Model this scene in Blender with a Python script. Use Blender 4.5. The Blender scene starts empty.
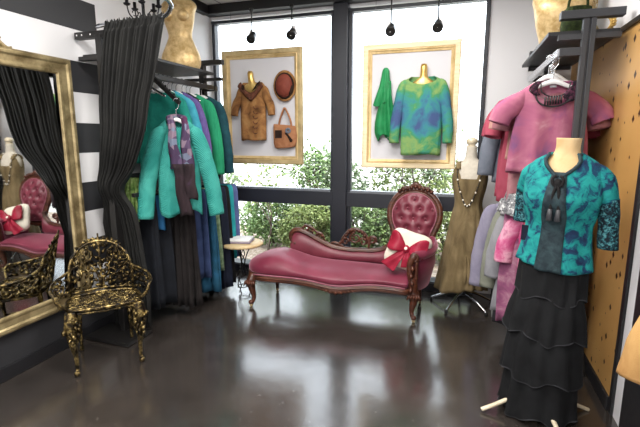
import bpy, math, random
from mathutils import Vector, Matrix, noise
random.seed(7)
PI = math.pi
sc = bpy.context.scene
COL = sc.collection

# ------------------------------------------------------------------ camera
F = 430.0
HC = 1.5
PITCH = math.atan(76/F)
YAW = math.atan(143/math.hypot(F, 76))
cp, sp, cy, sy = math.cos(PITCH), math.sin(PITCH), math.cos(YAW), math.sin(YAW)
FW = (-sy*cp, cy*cp, -sp); RT = (cy, sy, 0); UP = (-sy*sp, cy*sp, cp)
def ray(px, py):
    a = (px-320)/F; b = (213.5-py)/F
    return [FW[i]+a*RT[i]+b*UP[i] for i in range(3)]
def at(px, py, Y):                       # point of the plane y = Y seen there in the photograph
    d = ray(px, py); t = Y/d[1]
    return Vector((d[0]*t, Y, HC+d[2]*t))
cam = bpy.data.cameras.new('camera')
cam.sensor_width = 36; cam.lens = F/640*36; cam.clip_start = 0.05
co = bpy.data.objects.new('camera', cam); COL.objects.link(co)
co.location = (0, 0, HC); co.rotation_euler = (PI/2-PITCH, 0, YAW)
sc.camera = co

# ------------------------------------------------------------------ materials
def lin(h):
    h = h.lstrip('#')
    def f(c):
        c /= 255
        return c/12.92 if c <= .04045 else ((c+.055)/1.055)**2.4
    return tuple(f(int(h[i:i+2], 16)) for i in (0, 2, 4))+(1,)
class NT:
    def __init__(s, name):
        s.m = bpy.data.materials.new(name); s.m.use_nodes = True
        s.t = s.m.node_tree; s.n = s.t.nodes; s.l = s.t.links
        s.b = s.n['Principled BSDF']
        s.tc = None
    def coord(s, kind='Object'):
        if not s.tc: s.tc = s.n.new('ShaderNodeTexCoord')
        return s.tc.outputs[kind]
    def new(s, t, **kw):
        x = s.n.new('ShaderNode'+t)
        for k, v in kw.items(): setattr(x, k, v)
        return x
    def ramp(s, stops, interp='LINEAR'):
        r = s.new('ValToRGB'); r.color_ramp.interpolation = interp
        e = r.color_ramp.elements
        while len(e) < len(stops): e.new(.5)
        for el, (p, c) in zip(e, stops):
            el.position = p; el.color = lin(c) if isinstance(c, str) else c
        return r
    def noise(s, scale, detail=3, rough=.55, dist=0, stretch=None):
        t = s.new('TexNoise'); t.inputs['Scale'].default_value = scale
        t.inputs['Detail'].default_value = detail; t.inputs['Roughness'].default_value = rough
        t.inputs['Distortion'].default_value = dist
        if stretch:
            mp = s.new('Mapping'); mp.inputs['Scale'].default_value = stretch
            s.l.new(s.coord(), mp.inputs['Vector']); s.l.new(mp.outputs[0], t.inputs['Vector'])
        else: s.l.new(s.coord(), t.inputs['Vector'])
        return t
    def bump(s, src, strength=.2, dist=.01):
        b = s.new('Bump'); b.inputs['Strength'].default_value = strength; b.inputs['Distance'].default_value = dist
        s.l.new(src, b.inputs['Height']); s.l.new(b.outputs[0], s.b.inputs['Normal'])
    def set(s, **kw):
        names = dict(rough='Roughness', metal='Metallic', sheen='Sheen Weight', spec='Specular IOR Level', coat='Coat Weight', sheen_rough='Sheen Roughness', coat_rough='Coat Roughness')
        for k, v in kw.items(): s.b.inputs[names[k]].default_value = v
        return s
    def color(s, c): s.b.inputs['Base Color'].default_value = lin(c)
def plain(name, c, rough=.6, metal=0, **kw):
    t = NT(name); t.color(c); t.set(rough=rough, metal=metal, **kw)
    n = t.noise(35, 2); r = t.new('MapRange'); r.inputs['To Min'].default_value = max(0, rough-.06); r.inputs['To Max'].default_value = min(1, rough+.06)
    t.l.new(n.outputs[0], r.inputs['Value']); t.l.new(r.outputs[0], t.b.inputs['Roughness'])
    return t.m
def mute(h, s_=.84, v_=.93):
    h = h.lstrip('#'); c = [int(h[i:i+2], 16) for i in (0, 2, 4)]; g = .3*c[0]+.59*c[1]+.11*c[2]
    return '#%02x%02x%02x' % tuple(max(0, min(255, int((g+(x-g)*s_)*v_))) for x in c)
def mottled(name, stops, scale=6, rough=.85, weave=True, sheen=.0, dist=.6, detail=4, metal=0, stretch=None, bump=.15, spec=.2):
    t = NT(name); t.set(rough=rough, sheen=sheen, metal=metal, spec=spec)
    n = t.noise(scale, detail, .6, dist, stretch)
    r = t.ramp([(a, mute(c) if weave else c) for a, c in stops]); t.l.new(n.outputs[0], r.inputs[0]); t.l.new(r.outputs[0], t.b.inputs['Base Color'])
    if weave:
        w = t.noise(260, 1); t.bump(w.outputs[0], bump, .003)
    return t.m
def cloth(name, c1, c2=None, scale=9, **kw):
    c2 = c2 or c1
    return mottled(name, [(.35, c1), (.65, c2)], scale, **kw)

M = {}
M['white_paint'] = plain('white paint', '#dedde0', .7)
M['cool_white'] = plain('cool white paint', '#d3d6e0', .7)
M['shelf_dark'] = plain('dark shelf board', '#26272a', .45)
M['black_paint'] = plain('black paint', '#1d1d20', .42)
M['charcoal_metal'] = plain('charcoal metal', '#3b3c40', .45)
M['rack_black'] = plain('black rack metal', '#1c1b1b', .4)
M['bronze_dark'] = plain('dark window frame', '#24262e', .4)
M['rail_grey'] = plain('satin window ledge', '#6d7178', .4)
M['chrome'] = plain('chrome', '#c9ccd2', .18, 1)
M['white_plastic'] = plain('white plastic', '#ecebec', .4)
M['iron'] = plain('black wrought iron', '#17161a', .4, .5)
M['button_white'] = plain('pearl white', '#f2ead9', .3)
# striped paint: bands of white and black on the left wall, plain paint past the fitting area
t = NT('striped wall paint'); t.set(rough=.55)
ge = t.new('NewGeometry'); sx = t.new('SeparateXYZ'); t.l.new(ge.outputs['Position'], sx.inputs[0])
def mth(t, op, a, b=None):
    m = t.new('Math', operation=op)
    for i, v in enumerate((a, b)):
        if v is None: continue
        if isinstance(v, (int, float)): m.inputs[i].default_value = v
        else: t.l.new(v, m.inputs[i])
    return m.outputs[0]
z = sx.outputs[2]; y = sx.outputs[1]
ph = mth(t, 'FRACT', mth(t, 'DIVIDE', mth(t, 'ADD', z, .34), .432))     # dark from .5 up
dark = mth(t, 'LESS_THAN', ph, .5)
dark = mth(t, 'MULTIPLY', dark, mth(t, 'LESS_THAN', z, 2.47))
dark = mth(t, 'MAXIMUM', dark, mth(t, 'LESS_THAN', z, .3))
past = mth(t, 'GREATER_THAN', y, 2.72)
low = mth(t, 'LESS_THAN', z, 1.2)
sel = t.new('Mix', data_type='FLOAT'); t.l.new(past, sel.inputs[0]); t.l.new(dark, sel.inputs[2]); t.l.new(low, sel.inputs[3])
mx = t.new('Mix', data_type='RGBA'); t.l.new(sel.outputs[0], mx.inputs[0])
mx.inputs[6].default_value = lin('#dcdbdd'); mx.inputs[7].default_value = lin('#2b2b2e')
t.l.new(mx.outputs[2], t.b.inputs['Base Color']); M['stripes'] = t.m
# polished concrete
t = NT('polished concrete'); t.set(spec=.9, coat=.4, coat_rough=.14)
n1 = t.noise(1.6, 6, .65, .4); r = t.ramp([(.3, '#282422'), (.55, '#36312e'), (.75, '#463f3b')])
t.l.new(n1.outputs[0], r.inputs[0])
n2 = t.noise(38, 3, .6); r2 = t.ramp([(.62, (0, 0, 0, 1)), (.78, (1, 1, 1, 1))]); t.l.new(n2.outputs[0], r2.inputs[0])
mx = t.new('Mix', data_type='RGBA'); t.l.new(mth(t, 'MULTIPLY', r2.outputs[0], .25), mx.inputs[0]); t.l.new(r.outputs[0], mx.inputs[6]); mx.inputs[7].default_value = lin('#8d8880')
t.l.new(mx.outputs[2], t.b.inputs['Base Color'])
n3 = t.noise(3.2, 4); rr = t.new('MapRange'); rr.inputs['To Min'].default_value = .1; rr.inputs['To Max'].default_value = .27
t.l.new(n3.outputs[0], rr.inputs['Value']); t.l.new(rr.outputs[0], t.b.inputs['Roughness'])
n4 = t.noise(9, 3); t.bump(n4.outputs[0], .06, .02); M['floor'] = t.m
# golds
def gold(name, a, b, rough=.35, scale=14, metal=.85, bump=.15):
    t = NT(name); t.set(rough=rough, metal=metal)
    n = t.noise(scale, 5, .65, .3); r = t.ramp([(.35, a), (.65, b)]); t.l.new(n.outputs[0], r.inputs[0]); t.l.new(r.outputs[0], t.b.inputs['Base Color'])
    n2 = t.noise(90, 3); t.bump(n2.outputs[0], bump, .004)
    return t.m
M['gold_frame'] = gold('antique gold leaf', '#7a6a48', '#c4b186', .4, 7, .65)
M['gold_bust'] = gold('mottled gold bust', '#b3935c', '#dfc391', .42, 20, .4, .35)
M['gold_soft'] = gold('gold display form', '#c69c50', '#edcf86', .32, 10, .75, .05)
M['pine_gold'] = gold('washed gold frame', '#bfa26c', '#dfc594', .5, 8, .3)
M['pine'] = mottled('pale pine', [(.3, '#dcc59a'), (.7, '#efe0c0')], 5, .55, False, stretch=(1, 1, 8))
M['brass_old'] = gold('old brass frame', '#a8936a', '#d0ba8c', .45, 6, .3)
M['iron_gold'] = None
t = NT('gilt rubbed black iron'); t.set(rough=.38, metal=.75)
n = t.noise(24, 4, .7, .5); r = t.ramp([(.4, '#0e0b08'), (.5, '#43361f'), (.6, '#8f7b4c'), (.74, '#cbb680')])
t.l.new(n.outputs[0], r.inputs[0]); t.l.new(r.outputs[0], t.b.inputs['Base Color'])
t.bump(t.noise(120, 2).outputs[0], .3, .003); M['iron_gold'] = t.m
# wood
def wood(name, a, b, rough=.28):
    t = NT(name); t.set(rough=rough, coat=.08)
    n = t.noise(7, 4, .6, .8, (1, 1, 6)); r = t.ramp([(.3, a), (.7, b)]); t.l.new(n.outputs[0], r.inputs[0]); t.l.new(r.outputs[0], t.b.inputs['Base Color'])
    t.bump(t.noise(60, 3).outputs[0], .12, .003); return t.m
M['mahogany'] = wood('carved mahogany', '#2e1610', '#61331f', .42)
M['ash'] = wood('pale wood', '#b9a88a', '#d8ccb4', .4)
M['neck_wood'] = mottled('cream linen body form', [(.3, '#c3a273'), (.7, '#dcc094')], 8, .55, False)
# velvet
def velvet(name, a, b):
    t = NT(name); t.set(rough=.42, sheen=.9, spec=.45, sheen_rough=.35)
    t.b.inputs['Sheen Tint'].default_value = lin('#e6a9bb')
    n = t.noise(5, 3, .5, .5); r = t.ramp([(.35, a), (.7, b)]); t.l.new(n.outputs[0], r.inputs[0]); t.l.new(r.outputs[0], t.b.inputs['Base Color'])
    t.bump(t.noise(220, 1).outputs[0], .08, .002); return t.m
M['velvet'] = velvet('rose red velvet', '#6b2437', '#7c3246')
M['velvet_deep'] = velvet('deep wine velvet', '#642432', '#763240')
M['piping'] = cloth('rose piping', '#a2596a', '#b26e7e')
M['ivory'] = cloth('ivory cotton', '#e5dac4', '#efe7d6', 12)
M['bow_red'] = mottled('red satin ribbon', [(.3, '#7d1326'), (.7, '#a02840')], 8, .4, False)
# clothing
M['curtain'] = cloth('charcoal curtain', '#1e1e1d', '#292928', 4, rough=.6)
M['teal_green'] = cloth('teal green knit', '#0c7a6c', '#13907f', 12)
M['cyan'] = cloth('turquoise blue wool', '#2a93ad', '#3eaac2', 10)
M['purple'] = cloth('violet ribbed knit', '#584585', '#6d579b', 10, stretch=(12, 12, 1))
M['kelly'] = cloth('emerald knit', '#138a5c', '#1ea06c', 10, stretch=(10, 10, 1))
M['petrol'] = cloth('dark petrol knit', '#133f4b', '#1a4f5a', 10)
M['navy'] = cloth('navy jersey', '#151b2e', '#1d2438', 8)
M['navy_dark'] = cloth('black navy crepe', '#14161d', '#1c2029', 5)
M['black_cloth'] = cloth('black crepe', '#1b1a1b', '#242324', 7)
M['pleat_black'] = cloth('black brown pleated crepe', '#1e1a1a', '#2a2525', 7)
M['blue_teal'] = cloth('blue teal cloth', '#164a63', '#23628a', 6)
M['sage'] = mottled('sage floral', [(.3, '#4d6b4f'), (.5, '#76906d'), (.7, '#9db18b')], 16, .9)
M['turq'] = cloth('bright turquoise cloth', '#1797a1', '#22b0b2', 6)
M['peri'] = cloth('periwinkle cloth', '#4d5c96', '#6573ac', 6)
M['denim'] = cloth('slate blue cloth', '#2a3a62', '#3b4d7c', 6)
M['lime'] = mottled('lime floral chiffon', [(.3, '#3f6f2c'), (.5, '#83a94e'), (.7, '#b9cc84')], 14, .8)
M['blue_knit'] = cloth('bright blue knit', '#1d5d94', '#2975b0', 6)
t = NT('turquoise ribbed quilting'); t.set(rough=.9, spec=.15)
n = t.noise(7, 3, .5, .5); r = t.ramp([(.3, '#2a857d'), (.7, '#49a499')]); t.l.new(n.outputs[0], r.inputs[0]); t.l.new(r.outputs[0], t.b.inputs['Base Color'])
w = t.new('TexWave'); w.bands_direction = 'DIAGONAL'; w.inputs['Scale'].default_value = 44; w.inputs['Distortion'].default_value = 1.5
t.l.new(t.coord(), w.inputs['Vector']); t.bump(w.outputs['Color'] if 'Color' in w.outputs else w.outputs[0], .6, .008); M['quilt'] = t.m
t = NT('patchwork scarf wool'); t.set(rough=.9, spec=.1)
v = t.new('TexVoronoi'); v.inputs['Scale'].default_value = 16; mp = t.new('Mapping'); mp.inputs['Scale'].default_value = (1, 1, 1.4)
t.l.new(t.coord(), mp.inputs[0]); t.l.new(mp.outputs[0], v.inputs['Vector'])
sp_ = t.new('SeparateXYZ'); t.l.new(v.outputs['Color'], sp_.inputs[0])
r = t.ramp([(0, '#54455e'), (.25, '#7d6c7b'), (.45, '#46384f'), (.65, '#6d7487'), (.85, '#4f3049')], 'CONSTANT'); t.l.new(sp_.outputs[0], r.inputs[0]); t.l.new(r.outputs[0], t.b.inputs['Base Color'])
t.bump(t.noise(160, 2).outputs[0], .3, .004); M['patch'] = t.m
M['scarf_dark'] = mottled('dark plum felt', [(.3, '#231c20'), (.6, '#33262a'), (.75, '#4a3550')], 9, .9)
M['suede'] = mottled('tan suede', [(.3, '#6b4222'), (.48, '#a26b38'), (.62, '#b9854c'), (.75, '#8a5a30')], 8, .9)
M['suede_bag'] = mottled('tan patch leather', [(.3, '#9a5c38'), (.6, '#b97a50'), (.75, '#c98c60')], 9, .8)
M['suede_collar'] = mottled('dark print suede', [(.35, '#2e1c14'), (.5, '#7a4430'), (.65, '#4a2a1c'), (.8, '#a05f46')], 22, .85)
M['brown_dark'] = cloth('dark brown felt', '#2a1a14', '#38241b', 10)
M['hat_rust'] = mottled('rust leather', [(.3, '#7a3023'), (.7, '#9c4836')], 8, .6)
M['linen_back'] = plain('pale grey backing board', '#c9c8cd', .8)
M['green_silk'] = mottled('emerald silk', [(.3, '#0e7a3c'), (.7, '#1f9a53')], 7, .5)
t = NT('green and blue dyed knit'); t.set(rough=.85, spec=.2)
n = t.noise(5.5, 4, .55, .4); sx = t.new('SeparateXYZ'); t.l.new(t.coord(), sx.inputs[0])
m_ = t.new('Math', operation='ADD'); m_.inputs[1].default_value = .33; t.l.new(sx.outputs[2], m_.inputs[0])
m2 = t.new('Math', operation='ABSOLUTE'); t.l.new(m_.outputs[0], m2.inputs[0])
m3 = t.new('Math', operation='MULTIPLY_ADD'); m3.inputs[1].default_value = .75; t.l.new(m2.outputs[0], m3.inputs[0]); t.l.new(n.outputs[0], m3.inputs[2])
r = t.ramp([(.4, mute('#3f5a98', .7, .94)), (.5, mute('#2c86a0', .7, .94)), (.58, mute('#2a9a8c', .7, .94)), (.66, mute('#359b5c', .7, .94)), (.76, mute('#7fac4c', .7, .94)), (.9, mute('#3ca268', .7, .94))])
t.l.new(m3.outputs[0], r.inputs[0]); t.l.new(r.outputs[0], t.b.inputs['Base Color']); t.bump(t.noise(200, 1).outputs[0], .15, .003); M['tiedye_green'] = t.m
M['tiedye_pink'] = mottled('rose mauve dyed jersey', [(.3, '#93588a'), (.44, '#b85f82'), (.56, '#c56f8b'), (.7, '#d79aa8')], 5.5, .9, dist=.5, detail=3)
M['dusty_pink'] = cloth('dusty pink jersey', '#a3606c', '#b97a80', 8)
M['rose'] = cloth('rose knit', '#a83a52', '#b84a60', 6)
M['peach'] = cloth('peach jersey', '#b07b74', '#c58f84', 6)
M['grey_blue'] = cloth('blue grey jersey', '#6a7180', '#7a8190', 8)
M['lavender'] = cloth('lavender grey knit', '#8a849e', '#9b95ac', 8)
M['olive_grey'] = cloth('olive grey knit', '#7d8071', '#8f9183', 8)
M['grey'] = cloth('mid grey jersey', '#87878f', '#99999f', 8)
M['charcoal_cloth'] = cloth('charcoal jersey', '#2d2d31', '#3b3b40', 8)
M['pale_grey'] = cloth('pale grey jersey', '#90908f', '#a5a5a4', 8)
M['hot_pink'] = mottled('hot pink dyed jersey', [(.28, '#cf2f78'), (.45, '#e0679a'), (.58, '#efa6c0'), (.74, '#b63a78')], 9, .85, dist=.4)
M['mauve_dye'] = mottled('mauve grey dyed jersey', [(.3, '#7c4166'), (.5, '#a25680'), (.7, '#c08b9e')], 10, .9)
M['sequin'] = mottled('grey sequin knit', [(.35, '#4b4b4f'), (.55, '#8d8d90'), (.65, '#d5d5d5')], 45, .5, False)
M['black_lace'] = mottled('black print lace', [(.45, '#17121a'), (.6, '#5a2f44')], 60, .8, False)
M['olive_dress'] = mottled('olive brown crushed crepe', [(.3, '#5f4c2f'), (.5, '#7b6643'), (.72, '#957e56')], 9, .8, stretch=(1, 1, .5))
M['form_cream'] = mottled('cream linen dress form', [(.3, '#c9beab'), (.7, '#d9cfbd')], 30, .8)
M['teal_dye'] = mottled('teal and navy dyed knit', [(.34, '#1e2f55'), (.43, '#16486a'), (.49, '#0d8488'), (.62, '#18a19b'), (.8, '#118a8c')], 19, .85, dist=.7, detail=6)
M['teal_print'] = mottled('black teal leopard knit', [(.44, '#131b24'), (.54, '#22505a'), (.62, '#4f8489')], 70, .85, False)
M['slate_velvet'] = mottled('slate velvet band', [(.35, '#1b2830'), (.65, '#30474e')], 24, .7)
M['skirt'] = cloth('black washed cotton', '#111113', '#1b1c1f', 8)
M['tan_jacket'] = mottled('ochre suede', [(.3, '#a2713a'), (.7, '#c59655')], 8, .9)
M['brown_print'] = mottled('brown print cloth', [(.35, '#4a3a28'), (.5, '#7d6444'), (.65, '#a68d68')], 25, .9)
M['moss'] = mottled('dark moss green boucle', [(.35, '#1c2614'), (.6, '#38461f'), (.75, '#5d6a36')], 40, .95)
M['cream_lace'] = mottled('gold cream fringe', [(.35, '#a98549'), (.65, '#e9d9b0')], 40, .7, False)
M['table_top'] = mottled('honey stone', [(.3, '#b89c70'), (.7, '#d3bf98')], 9, .35, False)
M['paper_white'] = cloth('white linen', '#e6e4e6', '#f2f1f2', 10)
M['mauve_edge'] = cloth('mauve cloth', '#8c7d8e', '#a394a4', 10)
M['rubber'] = plain('black rubber', '#131313', .7)
# gold wall covering with scattered dark diamonds
t = NT('gold wallcovering'); t.set(rough=.4, metal=.15)
n = t.noise(1.5, 3); r = t.ramp([(.3, '#b98a4c'), (.7, '#c99c5e')]); t.l.new(n.outputs[0], r.inputs[0])
mp = t.new('Mapping'); mp.inputs['Scale'].default_value = (1, 1, .8); t.l.new(t.coord(), mp.inputs[0])
v = t.new('TexVoronoi'); v.distance = 'MANHATTAN'; v.inputs['Scale'].default_value = 12; v.inputs['Randomness'].default_value = .75; t.l.new(mp.outputs[0], v.inputs['Vector'])
dk = mth(t, 'LESS_THAN', v.outputs['Distance'], .245)
mx = t.new('Mix', data_type='RGBA'); t.l.new(dk, mx.inputs[0]); t.l.new(r.outputs[0], mx.inputs[6]); mx.inputs[7].default_value = lin('#3a2010')
t.l.new(mx.outputs[2], t.b.inputs['Base Color']); M['gold_wall'] = t.m
# mirror and window glass
t = NT('mirror silver'); t.color('#e6e8e8'); t.set(rough=.02, metal=1); M['mirror'] = t.m
t = NT('window glass'); t.n.remove(t.b)
tr = t.new('BsdfTransparent'); gl = t.new('BsdfGlossy'); gl.inputs['Roughness'].default_value = .02
fr = t.new('Fresnel'); fr.inputs['IOR'].default_value = 1.45
ms = t.new('MixShader'); t.l.new(mth(t, 'MULTIPLY', fr.outputs[0], .6), ms.inputs[0]); t.l.new(tr.outputs[0], ms.inputs[1]); t.l.new(gl.outputs[0], ms.inputs[2])
t.l.new(ms.outputs[0], t.n['Material Output'].inputs['Surface']); M['glass'] = t.m
t = NT('lit lamp lens'); t.color('#ffffff'); t.b.inputs['Emission Color'].default_value = (1, .96, .9, 1); t.b.inputs['Emission Strength'].default_value = 6; M['lens'] = t.m
# garden
def leafmat(name, a, b):
    t = NT(name); t.set(rough=.6, spec=.3)
    n = t.noise(5, 3); r = t.ramp([(.3, a), (.7, b)]); t.l.new(n.outputs[0], r.inputs[0]); t.l.new(r.outputs[0], t.b.inputs['Base Color'])
    tl_ = t.new('BsdfTranslucent'); t.l.new(r.outputs[0], tl_.inputs['Color']); ms = t.new('MixShader'); ms.inputs[0].default_value = .4
    t.l.new(t.b.outputs[0], ms.inputs[1]); t.l.new(tl_.outputs[0], ms.inputs[2]); t.l.new(ms.outputs[0], t.n['Material Output'].inputs['Surface'])
    return t.m
M['leaf_a'] = leafmat('fresh green leaves', '#7f9c66', '#a9c083')
M['leaf_b'] = leafmat('grey green leaves', '#8aa07c', '#b2c39c')
M['leaf_c'] = leafmat('yellow green leaves', '#9aac6c', '#c2ce92')
M['bark'] = mottled('grey bark', [(.3, '#4d453c'), (.7, '#776c5e')], 20, .9, False)
M['mulch'] = mottled('leaf litter and gravel', [(.3, '#6b5a4c'), (.5, '#a08d7c'), (.7, '#c9bcae')], 30, .95, False)
M['pavement'] = mottled('pale concrete paving', [(.3, '#a9a79f'), (.7, '#c4c2ba')], 3, .9, False)

# ------------------------------------------------------------------ mesh building
def V(*a): return Vector(a)
def catmull(pts, n=8, closed=False):
    pts = [tuple(p) for p in pts]; L = len(pts); out = []
    rng = range(L) if closed else range(L-1)
    for i in rng:
        p0 = pts[(i-1) % L] if closed or i > 0 else pts[0]
        p1 = pts[i]; p2 = pts[(i+1) % L]
        p3 = pts[(i+2) % L] if closed or i+2 < L else pts[-1]
        for k in range(n):
            t = k/n
            out.append(tuple(.5*((2*b)+(-a+c)*t+(2*a-5*b+4*c-d)*t*t+(-a+3*b-3*c+d)*t**3) for a, b, c, d in zip(p0, p1, p2, p3)))
    if not closed: out.append(pts[-1])
    return out
def lerp1(xs, ys, x):
    if x <= xs[0]: return ys[0]
    for i in range(len(xs)-1):
        if x <= xs[i+1]:
            return ys[i]+(ys[i+1]-ys[i])*(x-xs[i])/(xs[i+1]-xs[i])
    return ys[-1]
class MB:
    def __init__(s): s.v = []; s.f = []
    def add(s, vs, fs):
        o = len(s.v); s.v += [tuple(v) for v in vs]; s.f += [tuple(i+o for i in f) for f in fs]; return s
    def box(s, x0, x1, y0, y1, z0, z1, mat=None):
        vs = [(x, y, z) for z in (z0, z1) for y in (y0, y1) for x in (x0, x1)]
        if mat is not None: vs = [mat @ Vector(v) for v in vs]
        return s.add(vs, [(0, 2, 3, 1), (4, 5, 7, 6), (0, 1, 5, 4), (2, 6, 7, 3), (0, 4, 6, 2), (1, 3, 7, 5)])
    def bar(s, a, b, w, h, up=(0, 0, 1)):                     # box beam from a to b
        a = Vector(a); b = Vector(b); d = (b-a).normalized(); u = Vector(up)
        r = d.cross(u).normalized(); u = r.cross(d)
        vs = [p+r*(i*w/2)+u*(j*h/2) for p in (a, b) for i, j in ((-1, -1), (1, -1), (1, 1), (-1, 1))]
        return s.add(vs, [(0, 1, 2, 3), (7, 6, 5, 4), (0, 4, 5, 1), (1, 5, 6, 2), (2, 6, 7, 3), (3, 7, 4, 0)])
    def rings(s, R, cap0=True, cap1=True, closed=False):
        n = len(R[0]); o = len(s.v)
        for r in R: s.v += [tuple(p) for p in r]
        m = len(R)
        for i in range(m if closed else m-1):
            j = (i+1) % m
            for k in range(n):
                k2 = (k+1) % n
                s.f.append((o+i*n+k, o+i*n+k2, o+j*n+k2, o+j*n+k))
        if not closed:
            if cap0: s.f.append(tuple(o+k for k in reversed(range(n))))
            if cap1: s.f.append(tuple(o+(m-1)*n+k for k in range(n)))
        return s
    def grid(s, rows):
        n = len(rows[0]); o = len(s.v)
        for r in rows: s.v += [tuple(p) for p in r]
        for i in range(len(rows)-1):
            for k in range(n-1):
                s.f.append((o+i*n+k, o+i*n+k+1, o+(i+1)*n+k+1, o+(i+1)*n+k))
        return s
    def tube(s, pts, r, n=8, closed=False, flat=None, cap=True):
        P = [Vector(p) for p in pts]; m = len(P)
        rr = r if isinstance(r, (list, tuple)) else [r]*m
        if len(rr) != m: rr = [lerp1([i/(len(rr)-1) for i in range(len(rr))], rr, i/(m-1)) for i in range(m)]
        T = []
        for i in range(m):
            a = P[(i-1) % m] if closed or i > 0 else P[i]; b = P[(i+1) % m] if closed or i < m-1 else P[i]
            d = (b-a); T.append(d.normalized() if d.length > 1e-9 else Vector((0, 0, 1)))
        u = T[0].cross(Vector((0, 0, 1)))
        if u.length < .05: u = T[0].cross(Vector((0, 1, 0)))
        u.normalize(); R = []
        for i in range(m):
            u = u-T[i]*u.dot(T[i])
            if u.length < 1e-6: u = T[i].orthogonal()
            u.normalize(); w = T[i].cross(u)
            ring = []
            for k in range(n):
                a = 2*PI*k/n
                o = (u*math.cos(a)+w*math.sin(a))*rr[i]
                if flat is not None:
                    ax = Vector(flat[0]); o = o-ax*(o.dot(ax)*(1-flat[1]))
                ring.append(P[i]+o)
            R.append(ring)
        return s.rings(R, cap and not closed, cap and not closed, closed)
    def lathe(s, prof, n=20, c=(0, 0, 0), ax=None):
        R = []
        for r, z in prof:
            ring = [Vector((r*math.cos(2*PI*k/n), r*math.sin(2*PI*k/n), z)) for k in range(n)]
            if ax is not None: ring = [ax @ p for p in ring]
            R.append([p+Vector(c) for p in ring])
        return s.rings(R)
    def ball(s, c, r, n=12, rz=None, rot=None):
        if not isinstance(r, (list, tuple)): r = (r, r, r)
        R = []; m = max(4, n//2)
        for i in range(m+1):
            a = -PI/2+PI*i/m; a = max(min(a, PI/2-.02), -PI/2+.02)
            ring = [Vector((r[0]*math.cos(a)*math.cos(2*PI*k/n), r[1]*math.cos(a)*math.sin(2*PI*k/n), r[2]*math.sin(a))) for k in range(n)]
            if rot is not None: ring = [rot @ p for p in ring]
            R.append([p+Vector(c) for p in ring])
        return s.rings(R)
    def prism(s, poly, fn, h):                                  # fn(u, v, w) -> 3D
        n = len(poly)
        vs = [fn(u, v, -h/2) for u, v in poly]+[fn(u, v, h/2) for u, v in poly]
        return s.add(vs, [tuple(reversed(range(n))), tuple(range(n, 2*n))]+[(k, (k+1) % n, n+(k+1) % n, n+k) for k in range(n)])
    def leaf(s, c, d, nrm, L, W, th=.004):                       # a small domed leaf
        c = Vector(c); d = Vector(d).normalized(); nrm = Vector(nrm).normalized(); r = d.cross(nrm)
        if r.length < 1e-4: r = d.orthogonal()
        r.normalize(); nrm = r.cross(d)
        o = [(0, 0), (.3, .5), (.65, .42), (1, 0), (.65, -.42), (.3, -.5)]
        top = [c+d*(a*L)+r*(b*W) for a, b in o]
        vs = [p+nrm*0 for p in top]+[c+d*(.5*L)+nrm*(th+W*.22), c+d*(.5*L)-nrm*th]
        fs = [(k, (k+1) % 6, 6) for k in range(6)]+[((k+1) % 6, k, 7) for k in range(6)]
        return s.add(vs, fs)
    def build(s, name, mat, parent=None, smooth=True, sub=0, solid=0, bevel=0, loc=None):
        me = bpy.data.meshes.new(name); me.from_pydata(s.v, [], s.f); me.update()
        o = bpy.data.objects.new(name, me); COL.objects.link(o)
        me.materials.append(M[mat] if isinstance(mat, str) else mat)
        if smooth:
            me.polygons.foreach_set('use_smooth', [True]*len(me.polygons))
        if bevel:
            b = o.modifiers.new('b', 'BEVEL'); b.width = bevel; b.segments = 2; b.limit_method = 'ANGLE'; b.angle_limit = .7
            if not smooth: pass
        if solid:
            q = o.modifiers.new('s', 'SOLIDIFY'); q.thickness = solid; q.offset = 0
        if sub:
            q = o.modifiers.new('d', 'SUBSURF'); q.levels = sub; q.render_levels = sub
        if parent is not None: o.parent = parent
        if loc is not None: o.location = loc
        return o
def thing(name, label, cat, loc=(0, 0, 0), rz=0, group=None):
    o = bpy.data.objects.new(name, None); COL.objects.link(o)
    o.empty_display_size = .05
    o.location = loc; o.rotation_euler = (0, 0, rz); return tag(o, label, cat, group)
def tag(o, label, cat, group=None, kind=None):
    o['label'] = label; o['category'] = cat
    if group: o['group'] = group
    if kind: o['kind'] = kind
    return o
def struct(o):
    o['kind'] = 'structure'; return o
def copy_tree(src, parent=None):
    c = src.copy(); COL.objects.link(c)
    if parent is not None: c.parent = parent
    for ch in list(src.children): copy_tree(ch, c)
    return c
def S(mb, name, mat, **kw): return struct(mb.build(name, mat, smooth=False, **kw))
#@@SETTING
# ------------------------------------------------------------------ the setting
LX, RX, BY, FY, CZ = -2.65, .86, 4.3, -2.6, 2.855
S(MB().box(LX-.1, RX+.6, FY-.1, BY+.02, -.12, 0), 'floor', 'floor')
t = NT('ceiling tile'); t.set(rough=.9); br = t.new('TexBrick')
br.inputs['Color1'].default_value = lin('#c4c5c3'); br.inputs['Color2'].default_value = lin('#bfc0bf'); br.inputs['Mortar'].default_value = lin('#6d6e70')
br.offset = 0; br.inputs['Scale'].default_value = 1; br.inputs['Brick Width'].default_value = .61; br.inputs['Row Height'].default_value = 1.22; br.inputs['Mortar Size'].default_value = .008
t.l.new(t.coord(), br.inputs['Vector']); t.l.new(br.outputs[0], t.b.inputs['Base Color']); M['ceiling'] = t.m
S(MB().box(LX-.1, RX+.6, FY-.1, BY+.1, CZ, CZ+.1), 'ceiling', 'ceiling')
S(MB().box(LX-.1, LX, FY, BY, 0, CZ), 'wall_left', 'stripes')
S(MB().box(RX, RX+.1, FY, BY, 0, CZ), 'wall_right', 'white_paint')
S(MB().box(LX-.1, RX+.6, FY-.1, FY, 0, CZ), 'wall_front', 'white_paint')
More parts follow.
